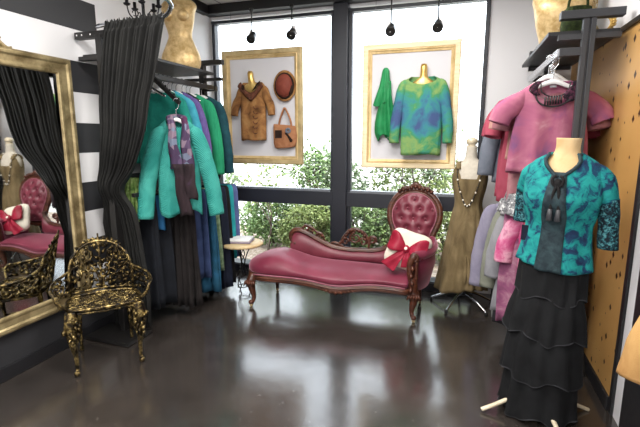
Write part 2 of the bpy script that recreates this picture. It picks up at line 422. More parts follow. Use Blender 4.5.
# back wall around the two windows
S(MB().box(LX-.1, -2.62, BY, BY+.12, 0, CZ).box(.17, RX+.6, BY, BY+.12, 0, CZ).box(-2.62, .17, BY, BY+.12, 2.74, CZ), 'wall_back', 'white_paint')
S(MB().box(LX, RX, 4.17, BY, 2.765, CZ), 'trim_1', 'black_paint', bevel=.004)        # beam over the windows
S(MB().box(LX, LX+.06, FY, 4.17, 2.755, CZ), 'trim_2', 'black_paint', bevel=.004)     # crown strip, left
S(MB().box(-1.25, -1.105, 4.22, 4.36, 0, 2.765), 'trim_3', 'bronze_dark', bevel=.006) # mullion between the windows
S(MB().box(LX, LX+.02, FY, BY, 0, .09), 'baseboard_left', 'black_paint', bevel=.004)
S(MB().box(RX-.025, RX, 2.56, BY, 0, .085), 'baseboard_right', 'black_paint', bevel=.004)
def window(name, x0, x1):
    e = struct(bpy.data.objects.new(name, None)); COL.objects.link(e); e.location = (0, 0, 0)
    fr = MB().box(x0, x0+.035, 4.27, 4.34, .09, 2.72).box(x1-.035, x1, 4.27, 4.34, .09, 2.72)
    fr.box(x0, x1, 4.26, 4.34, 2.685, 2.715).box(x0, x1, 4.24, 4.34, .80, .945).box(x0, x1, 4.2, 4.36, -.02, .1)
    struct(fr.build('window_frame', 'bronze_dark', e, False, bevel=.004))
    struct(MB().box(x0+.035, x1-.035, 4.25, 4.33, .945, .966).build('window_ledge', 'rail_grey', e, False))
    struct(MB().box(x0, x1, 4.185, 4.2, .085, .105).build('window_sill', 'rail_grey', e, False))
    for z0, z1 in ((.1, .80), (.966, 2.685)):
        struct(MB().box(x0+.035, x1-.035, 4.297, 4.303, z0, z1).build('window_pane', 'glass', e, False))
window('window_1', -2.62, -1.25); window('window_2', -1.105, .17)
# right wall: gold covering, black posts and the white strip between them
S(MB().box(RX-.012, RX, 2.56, BY, .085, 2.10), 'trim_4', 'gold_wall')
S(MB().box(RX-.03, RX, 2.56, BY, 2.10, 2.125), 'trim_5', 'black_paint')
S(MB().box(RX-.014, RX+.01, 2.515, 2.56, 0, CZ), 'trim_6', 'black_paint', bevel=.003)
S(MB().box(RX-.014, RX+.01, 2.1, 2.385, 0, CZ), 'trim_7', 'black_paint', bevel=.003)
# ------------------------------------------------------------------ outside
g = MB().box(-9, 8, 4.42, 6.6, -.2, -.02).build('planting_bed', 'mulch', smooth=False); struct(g)
g = MB().box(-30, 30, 6.6, 45, -.3, -.05).build('pavement', 'pavement', smooth=False); struct(g)
def shrub(name, label, c, r, n, mat, size, seed, group, stems=6, openness=.0):
    rnd = random.Random(seed); e = thing(name, label, 'shrub', (c[0], c[1], -.03), 0, group)
    L = MB()
    for i in range(int(n*1.5)):
        while True:
            p = Vector((rnd.uniform(-1, 1), rnd.uniform(-1, 1), rnd.uniform(-1, 1)))
            if .3 < p.length < 1 and noise.noise(p*2.2+Vector((seed, 0, 0))) > openness-.25: break
        q = Vector((p.x*r[0], p.y*r[1], c[2]+p.z*r[2]))
        if q.z < .03: q.z = rnd.uniform(.03, .3)
        d = Vector((rnd.gauss(0, 1), rnd.gauss(0, 1), rnd.gauss(.3, .7))); nn = Vector((rnd.gauss(0, .6), rnd.gauss(-.3, .6), 1))
        L.leaf(q, d, nn, size*rnd.uniform(.7, 1.3), size*.5, .001)
    L.build('foliage', mat, e)
    B = MB()
    for i in range(stems):
        a = rnd.uniform(0, 2*PI); top = Vector((math.cos(a)*r[0]*.7, math.sin(a)*r[1]*.7, c[2]+r[2]*rnd.uniform(.3, .85)))
        B.tube(catmull([(0, 0, 0), (top.x*.3, top.y*.3, top.z*.45), top], 5), [.014, .009, .003], 5)
    B.build('stem', 'bark', e)
hg = [('leafy green shrub low under the left window', (-2.55, 5.6, .35), (.5, .45, .42), 1500, 'leaf_a', .07),
      ('pale green shrub outside left pane right of bare tree', (-1.9, 5.35, .3), (.45, .4, .36), 1400, 'leaf_c', .07),
      ('tall grey green bush outside beside left of the mullion', (-1.75, 5.9, .75), (.55, .45, .6), 1500, 'leaf_b', .07),
      ('rounded green shrub outside directly behind the mullion', (-1.2, 5.3, .35), (.42, .4, .4), 1300, 'leaf_a', .07),
      ('grey green shrub outside right window behind the low chaise crest', (-.75, 5.6, .45), (.45, .45, .45), 1300, 'leaf_b', .07),
      ('yellow green shrub outside the right window behind the oval chair back', (-.1, 5.4, .4), (.5, .45, .42), 1300, 'leaf_c', .07),
      ('bushy green shrub outside behind brown dress', (.5, 5.7, .55), (.5, .45, .5), 1200, 'leaf_a', .07),
      ('distant grey green bush outside far left of left window', (-4.1, 6.2, .7), (.7, .45, .7), 1300, 'leaf_b', .08),
      ('distant leafy bush outside seen over the mid rail right window', (-.6, 6.3, .75), (.7, .5, .7), 1500, 'leaf_c', .075)]
for i, (lab, c, r, n, m, s_) in enumerate(hg):
    shrub('garden_shrub', lab, c, r, n, m, s_, 11+i, 'shrubs outside the windows', 6, .1)
def small_tree(name, label, base, h, seed, leaves, mat, trunk=.035, lean=(0, 0)):
    rnd = random.Random(seed); e = thing(name, label, 'tree', base, 0, 'young trees outside the windows')
    B = MB(); tips = []
    def branch(p, d, L, r, depth):
        q = p+d*L; mid = p+d*(L*.5)+Vector((rnd.gauss(0, .04), rnd.gauss(0, .04), 0))*L
        B.tube(catmull([p, mid, q], 4), [r, r*.8, r*.62], 6)
        if depth == 0: tips.append(q); return
        tips.append(q)
        for k in range(3 if depth > 1 else 4):
            nd = (d+Vector((rnd.gauss(0, .55), rnd.gauss(0, .55), rnd.gauss(.15, .3)))).normalized()
            branch(q-d*(L*rnd.uniform(0, .25)), nd, L*rnd.uniform(.55, .8), r*.55, depth-1)
    branch(Vector((0, 0, 0)), Vector((lean[0], lean[1], 1)).normalized(), h*.4, trunk, 3)
    B.build('trunk', 'bark', e)
    L = MB()
    for i in range(leaves):
        q = rnd.choice(tips)+Vector((rnd.gauss(0, .12), rnd.gauss(0, .12), rnd.gauss(0, .12)))
        L.leaf(q, (rnd.gauss(0, 1), rnd.gauss(0, 1), rnd.gauss(0, .7)), (rnd.gauss(0, .5), rnd.gauss(-.3, .5), 1), .07, .035, .001)
    L.build('foliage', mat, e)
small_tree('garden_tree', 'thin branching young tree outside the left window above the small table', (-2.45, 5.2, -.03), 1.25, 3, 260, 'leaf_c', .018, (.12, 0))
small_tree('garden_tree', 'slim trunked young tree outside right window left of oval chair back', (-.55, 5.9, -.03), 1.7, 9, 800, 'leaf_b', .03)
small_tree('garden_tree', 'leafy young tree outside left window close beside the mullion', (-1.72, 5.6, -.03), 1.6, 21, 900, 'leaf_a', .026)
#@@END
# ------------------------------------------------------------------ leaning gold mirror
mr = thing('wall_mirror', 'large wall mirror in a gold moulded frame beside the black curtain', 'mirror', (-2.645, 1.84, .30))
def frame_rect(mb, w, h, prof, fn):          # mitred moulding; prof = (inset from outer edge, height)
    R = []
    for cx, cz, sx_, sz_ in ((-w/2, 0, 1, 1), (w/2, 0, -1, 1), (w/2, h, -1, -1), (-w/2, h, 1, -1)):
        R.append([fn(cx+sx_*d, cz+sz_*d, hh) for d, hh in prof])
    mb.rings(R, closed=True)
MW, MH = 1.17, 1.73
b = MB(); frame_rect(b, MW, MH, [(0, 0), (0, .03), (.012, .042), (.03, .04), (.04, .028), (.075, .022), (.088, .03), (.1, .026), (.108, .01), (.108, 0)], lambda u, v, w: (w, u, v))
b.build('frame', 'gold_frame', mr, True, bevel=.002)
MB().box(.003, .012, -MW/2+.1, MW/2-.1, .1, MH-.1).build('mirror_glass', 'mirror', mr, False)
b = MB()
for sg in (-1, 1):
    pts = [(.02, sg*(.02+.16*t_), MH+.015+.035*math.sin(PI*t_)*(1-t_)+.02*math.sin(6*t_)) for t_ in [i/14 for i in range(15)]]
    b.tube(pts, [.016, .013, .011, .014, .006], 8)
    b.tube([(.02, sg*(.09+.022*math.cos(a)), MH+.045+.022*math.sin(a)) for a in [i*.45 for i in range(13)]], [.009, .004], 6)
b.ball((.02, 0, MH+.06), (.018, .035, .05), 12)
b.build('crest', 'gold_frame', mr)

# ------------------------------------------------------------------ cast iron chair
ch = thing('garden_chair', 'ornate cast metal armchair with gilded leaf lattice before the mirror', 'chair', (-2.262, 2.185, 0), math.radians(47))
ch.scale = (.82, .9, .96)
rnd = random.Random(5)
SZ = .43
seat_out = catmull([(-.25, -.2), (-.1, -.245), (.1, -.245), (.25, -.2), (.27, -.02), (.22, .15), (.08, .2), (-.08, .2), (-.22, .15), (-.27, -.02)], 6, True)
seat_out = [(x, y*.8) for x, y in seat_out]
def seat_z(x, y): return SZ+.018*math.cos(x*6)*-1+.03*max(0, -y-.1)
b = MB()
b.tube([(x, y, SZ+.012) for x, y in seat_out], .013, 8, True)
b.tube([(x*.98, y*.98, SZ-.012) for x, y in seat_out], .009, 6, True)
def inside(x, y, poly):
    c = False; j = len(poly)-1
    for i in range(len(poly)):
        xi, yi = poly[i][:2]; xj, yj = poly[j][:2]
        if (yi > y) != (yj > y) and x < (xj-xi)*(y-yi)/(yj-yi)+xi: c = not c
        j = i
    return c
for i in range(-7, 8):
    for j in range(-6, 6):
        x = i*.044+(j % 2)*.022; y = j*.038
        if inside(x*1.05, y*1.05, seat_out):
            b.tube([(x+.017*math.cos(a), y+.015*math.sin(a), SZ+.006) for a in [k*PI/4 for k in range(8)]], .0062, 5, True)
for j in range(-5, 5):
    y = j*.038+.019; xs = [x/100 for x in range(-27, 28, 3) if inside(x/100*1.02, y*1.02, seat_out)]
    if len(xs) > 2: b.tube([(x, y, SZ+.002) for x in xs], .005, 5)
b.build('seat', 'iron_gold', ch)
# the back and arms stand on one U-shaped plan line
plan = catmull([(-.30, -.15), (-.325, -.04), (-.285, .09), (-.2, .155), (-.1, .185), (0, .195), (.1, .185), (.2, .155), (.285, .09), (.325, -.04), (.30, -.15)], 10)
acc = [0]
for p, q in zip(plan, plan[1:]): acc.append(acc[-1]+math.dist(p, q))
LEN = acc[-1]
def surf(u, z, w=0):                          # u along the plan line measured from its middle
    t_ = min(max(u+LEN/2, 0), LEN)
    for i in range(len(acc)-1):
        if t_ <= acc[i+1]: break
    k = (t_-acc[i])/(acc[i+1]-acc[i]); p, q = plan[i], plan[i+1]
    x = p[0]+(q[0]-p[0])*k; yy = p[1]+(q[1]-p[1])*k
    d = Vector((q[0]-p[0], q[1]-p[1])).normalized(); nx, ny = -d.y, d.x
    lean = max(0, z-SZ)*.22
    out = min(1, max(0, (abs(u)-BU)/.14)); out = out*out*(3-2*out)
    return Vector((x*(1+lean*.25)+math.copysign(.32*out*max(0, z-SZ), x)+nx*w, yy+lean*max(0, (yy+.1)/.3)+ny*w, z))
BU = .25                                     # half width of the back along u
def back_top(u): return SZ+.14+.235*math.sqrt(max(0, 1-(u/BU)**2))**.9
def arm_top(u): a = (abs(u)-BU)/(LEN/2-BU); return SZ+.19-.07*a-.02*math.sin(PI*a)
def lattice(b, us, top, seed, n):
    rr = random.Random(seed); pts = []
    tries = 0
    while len(pts) < n and tries < 6000:
        tries += 1
        u = rr.uniform(*us); zt = top(u); z = rr.uniform(SZ+.03, SZ+.45)
        if z > zt-.022: continue
        if all((u-a)**2+(z-c)**2 > .0335**2 for a, c in pts): pts.append((u, z))
    for u, z in pts:
        ang = math.atan2(z-SZ+.05, u*1.2)+rr.gauss(0, .7)
        c = surf(u, z); d = surf(u+.01*math.cos(ang), z+.01*math.sin(ang))-c
        nn = surf(u, z, -.01)-c
        b.leaf(c-d.normalized()*.022, d, nn, rr.uniform(.045, .066), rr.uniform(.024, .034), .003)
        if rr.random() < .3: b.ball(surf(u+.012, z+.012, -.008), .009, 6)
def spiral(b, u0, z0, r, turns, a0, sg, rad=.0065):
    P = []
    for i in range(int(14*turns)+1):
        t_ = i/(14*turns); a = a0+sg*t_*turns*2*PI; q = r*(1-.8*t_)
        P.append(surf(u0+q*math.cos(a), z0+q*math.sin(a)))
    b.tube(P, [rad, rad*.6], 6)
b = MB()
arch = [(-BU, SZ+.01)]+[(-BU*math.cos(a), 0) for a in [PI*i/30 for i in range(31)]]+[(BU, SZ+.01)]
P = [surf(u, z if z else back_top(u)) for u, z in arch]
b.tube(P, .011, 8)
b.tube([surf(u*.97, SZ+.03) for u in [(-BU+2*BU*i/16) for i in range(17)]], .009, 6)
lattice(b, (-BU*.95, BU*.95), back_top, 3, 118)
for sg in (-1, 1):
    for (u0, z0, r, tn, a0, d) in ((.10, SZ+.27, .07, 1.3, -1.2, 1), (.20, SZ+.15, .065, 1.4, 2.5, -1), (.07, SZ+.12, .055, 1.2, .5, 1), (.05, SZ+.36, .045, 1.1, 3.6, -1), (.19, SZ+.27, .045, 1.1, -2, 1)):
        spiral(b, sg*u0, z0, r, tn, a0 if sg > 0 else PI-a0, d*sg)
    b.tube([surf(sg*u, z) for u, z in catmull([(.01, SZ+.03), (.03, SZ+.15), (.1, SZ+.24), (.14, SZ+.33), (.1, SZ+.39)], 5)], [.009, .005], 6)
b.tube([surf(0, SZ+.03+.4*i/8) for i in range(9)], [.009, .007], 6)
for i in range(-5, 6):
    u = i*.03; c = surf(u, back_top(u)-.004); b.leaf(c, surf(u*1.5, back_top(u)+.05)-c, surf(u, back_top(u), -.02)-c, .042, .028, .005)
b.build('backrest', 'iron_gold', ch)
for sg in (-1, 1):
    b = MB(); us = [sg*(BU+(LEN/2-BU)*i/12) for i in range(13)]
    P = [surf(u, arm_top(u)) for u in us]
    e = P[-1]; P += [e+Vector((-sg*.012, -.02, -.02)), e+Vector((-sg*.03, -.02, -.055)), Vector((sg*.25, -.155, SZ+.01))]
    b.tube(catmull(P, 2), .011, 8)
    lattice(b, (min(us), max(us)), arm_top, 8+sg, 52)
    spiral(b, sg*(BU+.1), SZ+.1, .055, 1.3, 0, sg); spiral(b, sg*(BU+.2), SZ+.06, .045, 1.2, 2, -sg)
    b.build('armrest', 'iron_gold', ch)
for sx_, front in ((-1.1, True), (1.1, True), (-1.1, False), (1.1, False)):
    b = MB()
    if front:
        p = catmull([(sx_*.215, -.175, SZ-.0), (sx_*.222, -.2, SZ-.09), (sx_*.222, -.205, SZ-.18), (sx_*.212, -.19, SZ-.29), (sx_*.21, -.185, .04), (sx_*.214, -.205, .012)], 5)
        b.tube(p, [.045, .052, .034, .019, .013, .02], 10, flat=((0, 1, 0), .55))
        b.ball((sx_*.214, -.208, .018), (.024, .03, .018), 10)
        for k in range(16):
            z = SZ-.01-.2*(k/16); w = rnd.uniform(-.062, .062)*(1-.7*k/16)*(1 if k < 9 else .6)
            b.leaf((sx_*.22+w, -.225, z), (w*8, -.25, -1), (0, -1, .1), .055, .034, .006)
    else:
        p = catmull([(sx_*.17, .13, SZ), (sx_*.175, .145, SZ-.15), (sx_*.18, .17, .08), (sx_*.185, .2, .012)], 5)
        b.tube(p, [.022, .017, .013, .017], 8); b.ball((sx_*.185, .2, .014), (.02, .022, .014), 8)
    b.build('leg', 'iron_gold', ch)
    if front: MB().tube([(sx_*.212, -.19, .17), (sx_*.178, .155, .19)], .008, 6).build('brace', 'iron_gold', ch)

# ------------------------------------------------------------------ chaise longue
cz = thing('chaise_longue', 'red velvet chaise longue with carved wood rail and tufted oval back', 'sofa', (-1.03, 3.55, 0), math.radians(3))
def yf(x): return -.205-.035*math.exp(-((x-.05)/.3)**2)+.012*math.sin(x*5+1)
def zb(x): return .292-.035*math.exp(-((x-.07)/.2)**2)-.012*math.exp(-((x-.66)/.1)**2)
def end(x): return math.sqrt(max(.0, 1-(max(0, -.56-x)/.251)**2))
xs = [-.81, -.8, -.785, -.755, -.71, -.65]+[-.6+i*.05 for i in range(26)]+[.665]
rows = []
for x in xs:
    e = end(x); zt = .398-.025*(x+.5)+.072*math.exp(-((x+.52)/.22)**2); z0 = zb(x)
    f = yf(x); ym = .02; bk = .23
    prof = [(f, z0), (f-.012, z0+.03), (f-.016, z0+.07), (f-.004, zt-.05-.3*max(0, zt-.41)), (f+.04, zt-.018), (f+.12, zt+.004), (.05, zt+.014), (.18, zt), (bk, zt-.03), (bk, z0)]
    rows.append([(x, ym+(py-ym)*(e if py < ym else (.4+.6*e)), z0+(pz-z0)*(.45+.55*e)) for py, pz in prof])
MB().rings(rows).build('seat', 'velvet', cz, sub=1)
b = MB()
fr_pts = [(-.7, .17), (-.795, .05), (-.80, -.06), (-.74, -.165)]+[(x, yf(x)-.012) for x in [-.62+i*.06 for i in range(22)]]+[(.7, -.19)]
rows = []
for x, y_ in fr_pts:
    z1 = zb(x)+.012; z0 = z1-.05-.012*math.exp(-((x-.07)/.14)**2)
    rows.append([(x, y_+.03, z0), (x, y_-.006, z0), (x, y_-.014, z0+.014), (x, y_-.004, z0+.026), (x, y_-.012, z1-.008), (x, y_, z1), (x, y_+.03, z1)])
b.rings(rows); b.box(-.66, .66, .14, .235, .245, .29)
b.tube([(x, yf(x)-.02, zb(x)-.008) for x in [-.66+i*.055 for i in range(25)]], .007, 6)
for k in range(-4, 5):
    x = .07+k*.03; b.leaf((x, yf(x)-.02, zb(x)-.025), (k*.3+.01, -.1, -.3+abs(k)*.05), (0, -1, .1), .04, .026, .005)
b.build('seat_rail', 'mahogany', cz)
b = MB(); b.tube([(x, yf(x)-.018, zb(x)+.018) for x in [-.68+i*.055 for i in range(25)]], .006, 6); b.build('piping', 'piping', cz)
for (lx, ly, fr_) in ((-.70, -.2, 1), (.70, -.175, 1), (-.62, .2, 0), (.74, .22, 0)):
    b = MB(); d = -1 if fr_ else 1; o = -1 if lx < 0 else 1
    zt = .30
    if fr_:
        p = catmull([(lx, ly+.02, zt), (lx+o*.012, ly-.008, .235), (lx+o*.008, ly-.006, .17), (lx-o*.004, ly+.01, .09), (lx+o*.004, ly, .05), (lx+o*.016, ly-.012, .035)], 5)
        b.tube(p, [.036, .042, .032, .02, .017, .022], 10)
        b.ball((lx+o*.016, ly-.014, .042), (.024, .026, .02), 10)
        for k in range(5): b.leaf((lx+o*.012+(k-2)*.012, ly-.045, .262), ((k-2)*.25, -.05, -1), (0, -1, .15), .075, .026, .006)
    else:
        p = catmull([(lx, ly, .29), (lx, ly+.005, .18), (lx+o*.01, ly+.03, .03)], 6); b.tube(p, [.028, .022, .017], 8)
    lg = b.build('leg', 'mahogany', cz)
    q = p[-1]
    MB().lathe([(.002, -.012), (.014, -.008), (.014, .008), (.002, .012)], 10, (q[0], q[1], .0145), Matrix.Rotation(PI/2, 3, 'X')).build('caster', 'brass_old', lg)
# low back: carved rail over an upholstered panel
rail = catmull([(-.43, .2, .5), (-.455, .2, .525), (-.47, .2, .57), (-.447, .2, .622), (-.39, .2, .637), (-.31, .2, .612), (-.2, .205, .555), (-.08, .21, .50), (.08, .215, .475), (.2, .215, .477), (.32, .215, .482), (.42, .215, .51), (.475, .215, .57), (.49, .215, .63)], 6)
b = MB(); b.tube(rail, [.018, .022, .024, .027, .027, .026, .025, .024, .024, .024, .026, .026], 10)
b.tube([(x, y_-.022, z_-.004) for x, y_, z_ in rail], .008, 6)
b.ball((-.427, .19, .51), (.026, .024, .026), 10)
b.build('back_rail', 'mahogany', cz)
top = [p for p in rail if p[0] > -.47 and p[2] > .47][6:]
rows = []
for (x, y_, z_) in rail[10:]:
    zt = z_-.012; rows.append([(x, .232, .36), (x, .2, .36), (x, .165, .40), (x, .17, .40+(zt-.40)*.5), (x, .192, zt), (x, .232, zt)])
MB().rings(rows).build('back_upholstery', 'velvet_deep', cz)
def scroll(b, c, r, turns, a0, sg, rad, yy):
    P = []
    for i in range(int(16*turns)+1):
        t_ = i/(16*turns); a = a0+sg*t_*turns*2*PI; q = r*(1-.75*t_); P.append((c[0]+q*math.cos(a), yy, c[1]+q*math.sin(a)))
    b.tube(P, [rad, rad*.7], 8, flat=((0, 1, 0), 1.3))
b = MB()                                      # central pierced crest
b.tube(catmull([(-.03, .213, .505), (.02, .213, .545), (.05, .213, .60), (.10, .213, .655), (.16, .213, .668), (.215, .213, .645), (.255, .213, .60), (.285, .213, .53)], 6), [.012, .016, .018, .02, .02, .018, .015, .012], 8)
scroll(b, (.15, .59), .055, 1.5, PI*.5, 1, .012, .21); scroll(b, (.06, .55), .035, 1.2, 0, 1, .01, .21); scroll(b, (.225, .555), .04, 1.3, PI, -1, .011, .21)
scroll(b, (.305, .575), .034, 1.2, 2.2, -1, .011, .213); b.tube(catmull([(.275, .213, .5), (.275, .213, .56), (.29, .213, .605), (.33, .213, .6), (.345, .213, .56)], 5), [.01, .013, .013, .016, .01], 8)
for k in range(9):
    a = PI*k/8; b.leaf((.15+.07*math.cos(a), .195, .585+.06*math.sin(a)), (math.cos(a), -.1, math.sin(a)), (0, -1, 0), .045, .03, .007)
b.tube(catmull([(-.1, .21, .51), (-.05, .21, .535), (0, .21, .52), (.04, .21, .5)], 5), [.006, .013, .012, .008], 8)
b.build('crest', 'mahogany', cz)
b = MB()                                      # leaf carving behind the scroll end
b.tube(catmull([(-.37, .205, .64), (-.33, .205, .68), (-.27, .205, .668), (-.22, .205, .628), (-.17, .205, .61), (-.14, .205, .555)], 5), [.007, .013, .014, .012, .014, .008], 8)
scroll(b, (-.285, .642), .026, 1.2, 0, 1, .008, .205); scroll(b, (-.205, .6), .022, 1.2, 1, -1, .008, .205)
for k in range(5): b.leaf((-.355+k*.045, .195, .645-k*.018), (.3, -.1, .8-k*.1), (0, -1, 0), .045, .026, .006)
b.build('crest', 'mahogany', cz)
# oval tufted back
ob = Matrix.Translation((.665, .215, 0)) @ Matrix.Rotation(math.radians(-6), 4, 'Z')
def bk(x, y_, z_): return ob @ Vector((x, y_+.16*max(0, z_-.5), z_))
half = [(0, 1.045), (.09, 1.028), (.165, .975), (.212, .895), (.222, .815), (.203, .735), (.172, .655), (.15, .57), (.145, .48)]
outl = catmull(half+[(-x, z_) for x, z_ in reversed(half[1:])], 5, True)
CEN = (0, .79)
b = MB()
for sc_, yo, rr_ in ((1.0, 0, .026), (.90, -.012, .012)):
    b.tube([bk((x)*sc_, yo, CEN[1]+(z_-CEN[1])*sc_) for x, z_ in outl], rr_, 10, True)
b.build('back_frame', 'mahogany', cz)
b = MB(); btn = []
for i in range(-2, 3):
    for j in range(-3, 3):
        x = i*.105+(j % 2)*.0525; z_ = .80+j*.085
        btn.append((x, z_))
R = []
for k in range(15):
    s_ = 1-k/14*.999
    ring = []
    for x, z_ in outl:
        px_, pz_ = x*.9*s_, CEN[1]+(z_-CEN[1])*.9*s_
        y_ = -.02-.055*math.sqrt(max(0, 1-s_**2.2))
        dm = min(math.hypot(px_-a, pz_-c) for a, c in btn)
        y_ += .034*math.exp(-(dm/.026)**2)*(1-s_**6)
        g1 = abs(((px_/.105+pz_/.17) % 1)-.5); g2 = abs(((px_/.105-pz_/.17) % 1)-.5)
        ring.append(bk(px_, y_, pz_))
    R.append(ring)
R.insert(0, [bk(x*.9, .03, CEN[1]+(z_-CEN[1])*.9) for x, z_ in outl])
tf = b.rings(R).build('tufted_pad', 'velvet_deep', cz)
for x, z_ in btn:
    if inside(x*1.3, CEN[1]+(z_-CEN[1])*1.25, outl): MB().ball(bk(x, -.052, z_), (.011, .007, .011), 10).build('button', 'velvet_deep', tf)
b = MB(); b.tube([bk(x*.86, -.03, CEN[1]+(z_-CEN[1])*.86) for x, z_ in outl], .006, 6, True); b.build('piping', 'piping', cz)
b = MB()
b.tube([bk(x, -.01, z_) for x, z_ in catmull([(-.15, 1.02), (-.1, 1.055), (-.05, 1.06), (0, 1.09), (.05, 1.06), (.1, 1.055), (.15, 1.02)], 5)], [.008, .018, .016, .024, .016, .018, .008], 8)
for k in range(-4, 5):
    b.leaf(bk(k*.03, -.025, 1.045-abs(k)*.007), (k*.22, -.1, 1-abs(k)*.12), (0, -1, 0), .05, .034, .008)
for sg in (-1, 1):
    scroll2 = [bk(sg*(.105+.02*math.cos(a)*(1-i/16)), -.02, 1.045+.02*math.sin(a)*(1-i/16)) for i, a in enumerate([k*.5 for k in range(12)])]
    b.tube(scroll2, .007, 6)
b.build('crest', 'mahogany', cz)
# arm at the right end
ap = catmull([(.83, .21, .62), (.845, .12, .585), (.82, .0, .565), (.765, -.1, .56), (.70, -.165, .555)], 6)
b = MB(); b.tube([(x, y_, z_) for x, y_, z_ in ap], [.034, .04, .042, .042, .036], 12); b.build('arm_pad', 'velvet', cz)
rows = []
for (x, y_, z_) in ap:
    rows.append([(x+.012, y_, z_), (x+.026, y_, .45), (x-.02, y_, .25), (x-.05, y_, .25), (x-.03, y_, .45), (x-.02, y_, z_)])
MB().rings(rows).build('arm_panel', 'velvet', cz)
b = MB()
b.tube(catmull([(.695, -.205, .56), (.672, -.21, .50), (.675, -.205, .42), (.70, -.2, .34), (.705, -.19, .27)], 6), [.03, .024, .028, .036, .034], 10)
b.tube(catmull([(.73, -.19, .555), (.722, -.2, .48), (.722, -.195, .38), (.715, -.19, .28)], 5), [.012, .014, .016, .014], 8)
scroll(b, (.70, .56), .034, 1.3, -1.5, 1, .014, -.205); b.ball((.70, -.2, .56), (.03, .032, .03), 12)
for k in range(4): b.leaf((.69, -.232, .50-k*.06), (.15*(-1)**k, -.05, -1), (0, -1, 0), .07, .035, .006)
b.build('arm_post', 'mahogany', cz)

# cushion with a bow
cu = thing('cushion', 'ivory square cushion tied with a red satin bow on the chaise', 'cushion', (-.39, 3.565, .565))
cu.scale = (1.1, 1.05, 1.07)
cu.rotation_euler = (math.radians(-22), math.radians(14), math.radians(-8))
R = []; N_ = 36
for i in range(13):
    a = -PI/2+PI*i/12; rr_ = max(.02, math.cos(a))**.55
    ring = []
    for k in range(N_):
        th = 2*PI*k/N_; c_, s_ = math.cos(th), math.sin(th)
        q = (abs(c_)**5+abs(s_)**5)**(-1/5); pinch = 1+.05*(abs(math.sin(2*th))**3)
        pr = rr_*q*pinch
        ring.append((.158*pr*c_, .06*math.sin(a), .152*pr*s_))
    R.append(ring)
MB().rings(R).build('cover', 'ivory', cu, sub=1)
bw = MB(); fy = -.066
for sg in (-1, 1):
    rows = []
    for i in range(11):
        t_ = i/10; x = sg*(.012+.135*t_); h = .02+.062*math.sin(min(1, t_*1.05)*PI*.62)
        zc = .018*t_+.02*math.sin(t_*2); dep = .036*math.sin(t_*PI)+.008
        rows.append([(x, fy-dep*(.6+.4*math.cos(a))+.012*math.cos(3*a)*t_, zc+h*math.sin(a)) for a in [2*PI*k/16 for k in range(16)]])
    bw.rings(rows)
lp = bw.build('bow_loop', 'bow_red', cu, sub=1)
MB().ball((0, fy-.022, .0), (.026, .022, .03), 14).build('bow_knot', 'bow_red', cu)
for sg, L_ in ((-1, .17), (1, .12)):
    rows = []
    for i in range(9):
        t_ = i/8; x = sg*.01+(-.085 if sg < 0 else .05)*t_; w = .02+.042*t_; z_ = -.01-L_*t_
        rows.append([(x+w*k_, fy-.012+.03*max(0, t_-.5)*1.6-.009*math.sin(5*k_+t_*4), z_+.02*t_*k_*sg) for k_ in [-1, -.6, -.2, .2, .6, 1]])
    MB().grid(rows).build('bow_tail', 'bow_red', cu, solid=.004, sub=1)
MB().ball((0, fy-.046, 0), (.013, .008, .013), 12).build('bow_button', 'button_white', cu)

# ------------------------------------------------------------------ little wire table
tb = thing('side_table', 'small round topped side table on twisted wire legs by left window', 'table', (-1.98, 3.62, 0))
MB().lathe([(.002, .47), (.175, .47), (.2, .477), (.206, .49), (.2, .502), (.175, .507), (.002, .507)], 32).build('tabletop', 'table_top', tb)
for k in range(3):
    a = 2*PI*k/3+.4; c_, s_ = math.cos(a), math.sin(a); b = MB()
    pr = catmull([(.09, .47), (.05, .4), (.02, .3), (.025, .22), (.075, .15), (.085, .08), (.05, .05), (.07, .012)], 6)
    b.tube([(r_*c_, r_*s_, z_) for r_, z_ in pr], .006, 6)
    b.tube([((.06+.03*math.cos(q))*c_, (.06+.03*math.cos(q))*s_, .2+.035*math.sin(q)) for q in [i*.5 for i in range(11)]], .005, 6)
    b.tube([(.02*math.cos(a+q*1.3), .02*math.sin(a+q*1.3), .47-.29*q/6) for q in [i*.5 for i in range(13)]], .005, 6)
    b.build('leg', 'iron', tb)
MB().tube([(.05*math.cos(q), .05*math.sin(q), .06) for q in [i*2*PI/16 for i in range(16)]], .005, 6, True).build('ring', 'iron', tb)
fc = thing('folded_cloth', 'folded white cloth with mauve underside on the small round table', 'cloth', (-2.01, 3.61, .509), .25)
fc.scale = (1.2, 1.2, 1.1)
b = MB().box(-.105, .105, -.08, .08, .012, .034); b.build('top_fold', 'paper_white', fc, True, bevel=.008)
MB().box(-.112, .112, -.086, .086, .0, .013).build('bottom_fold', 'mauve_edge', fc, True, bevel=.005)
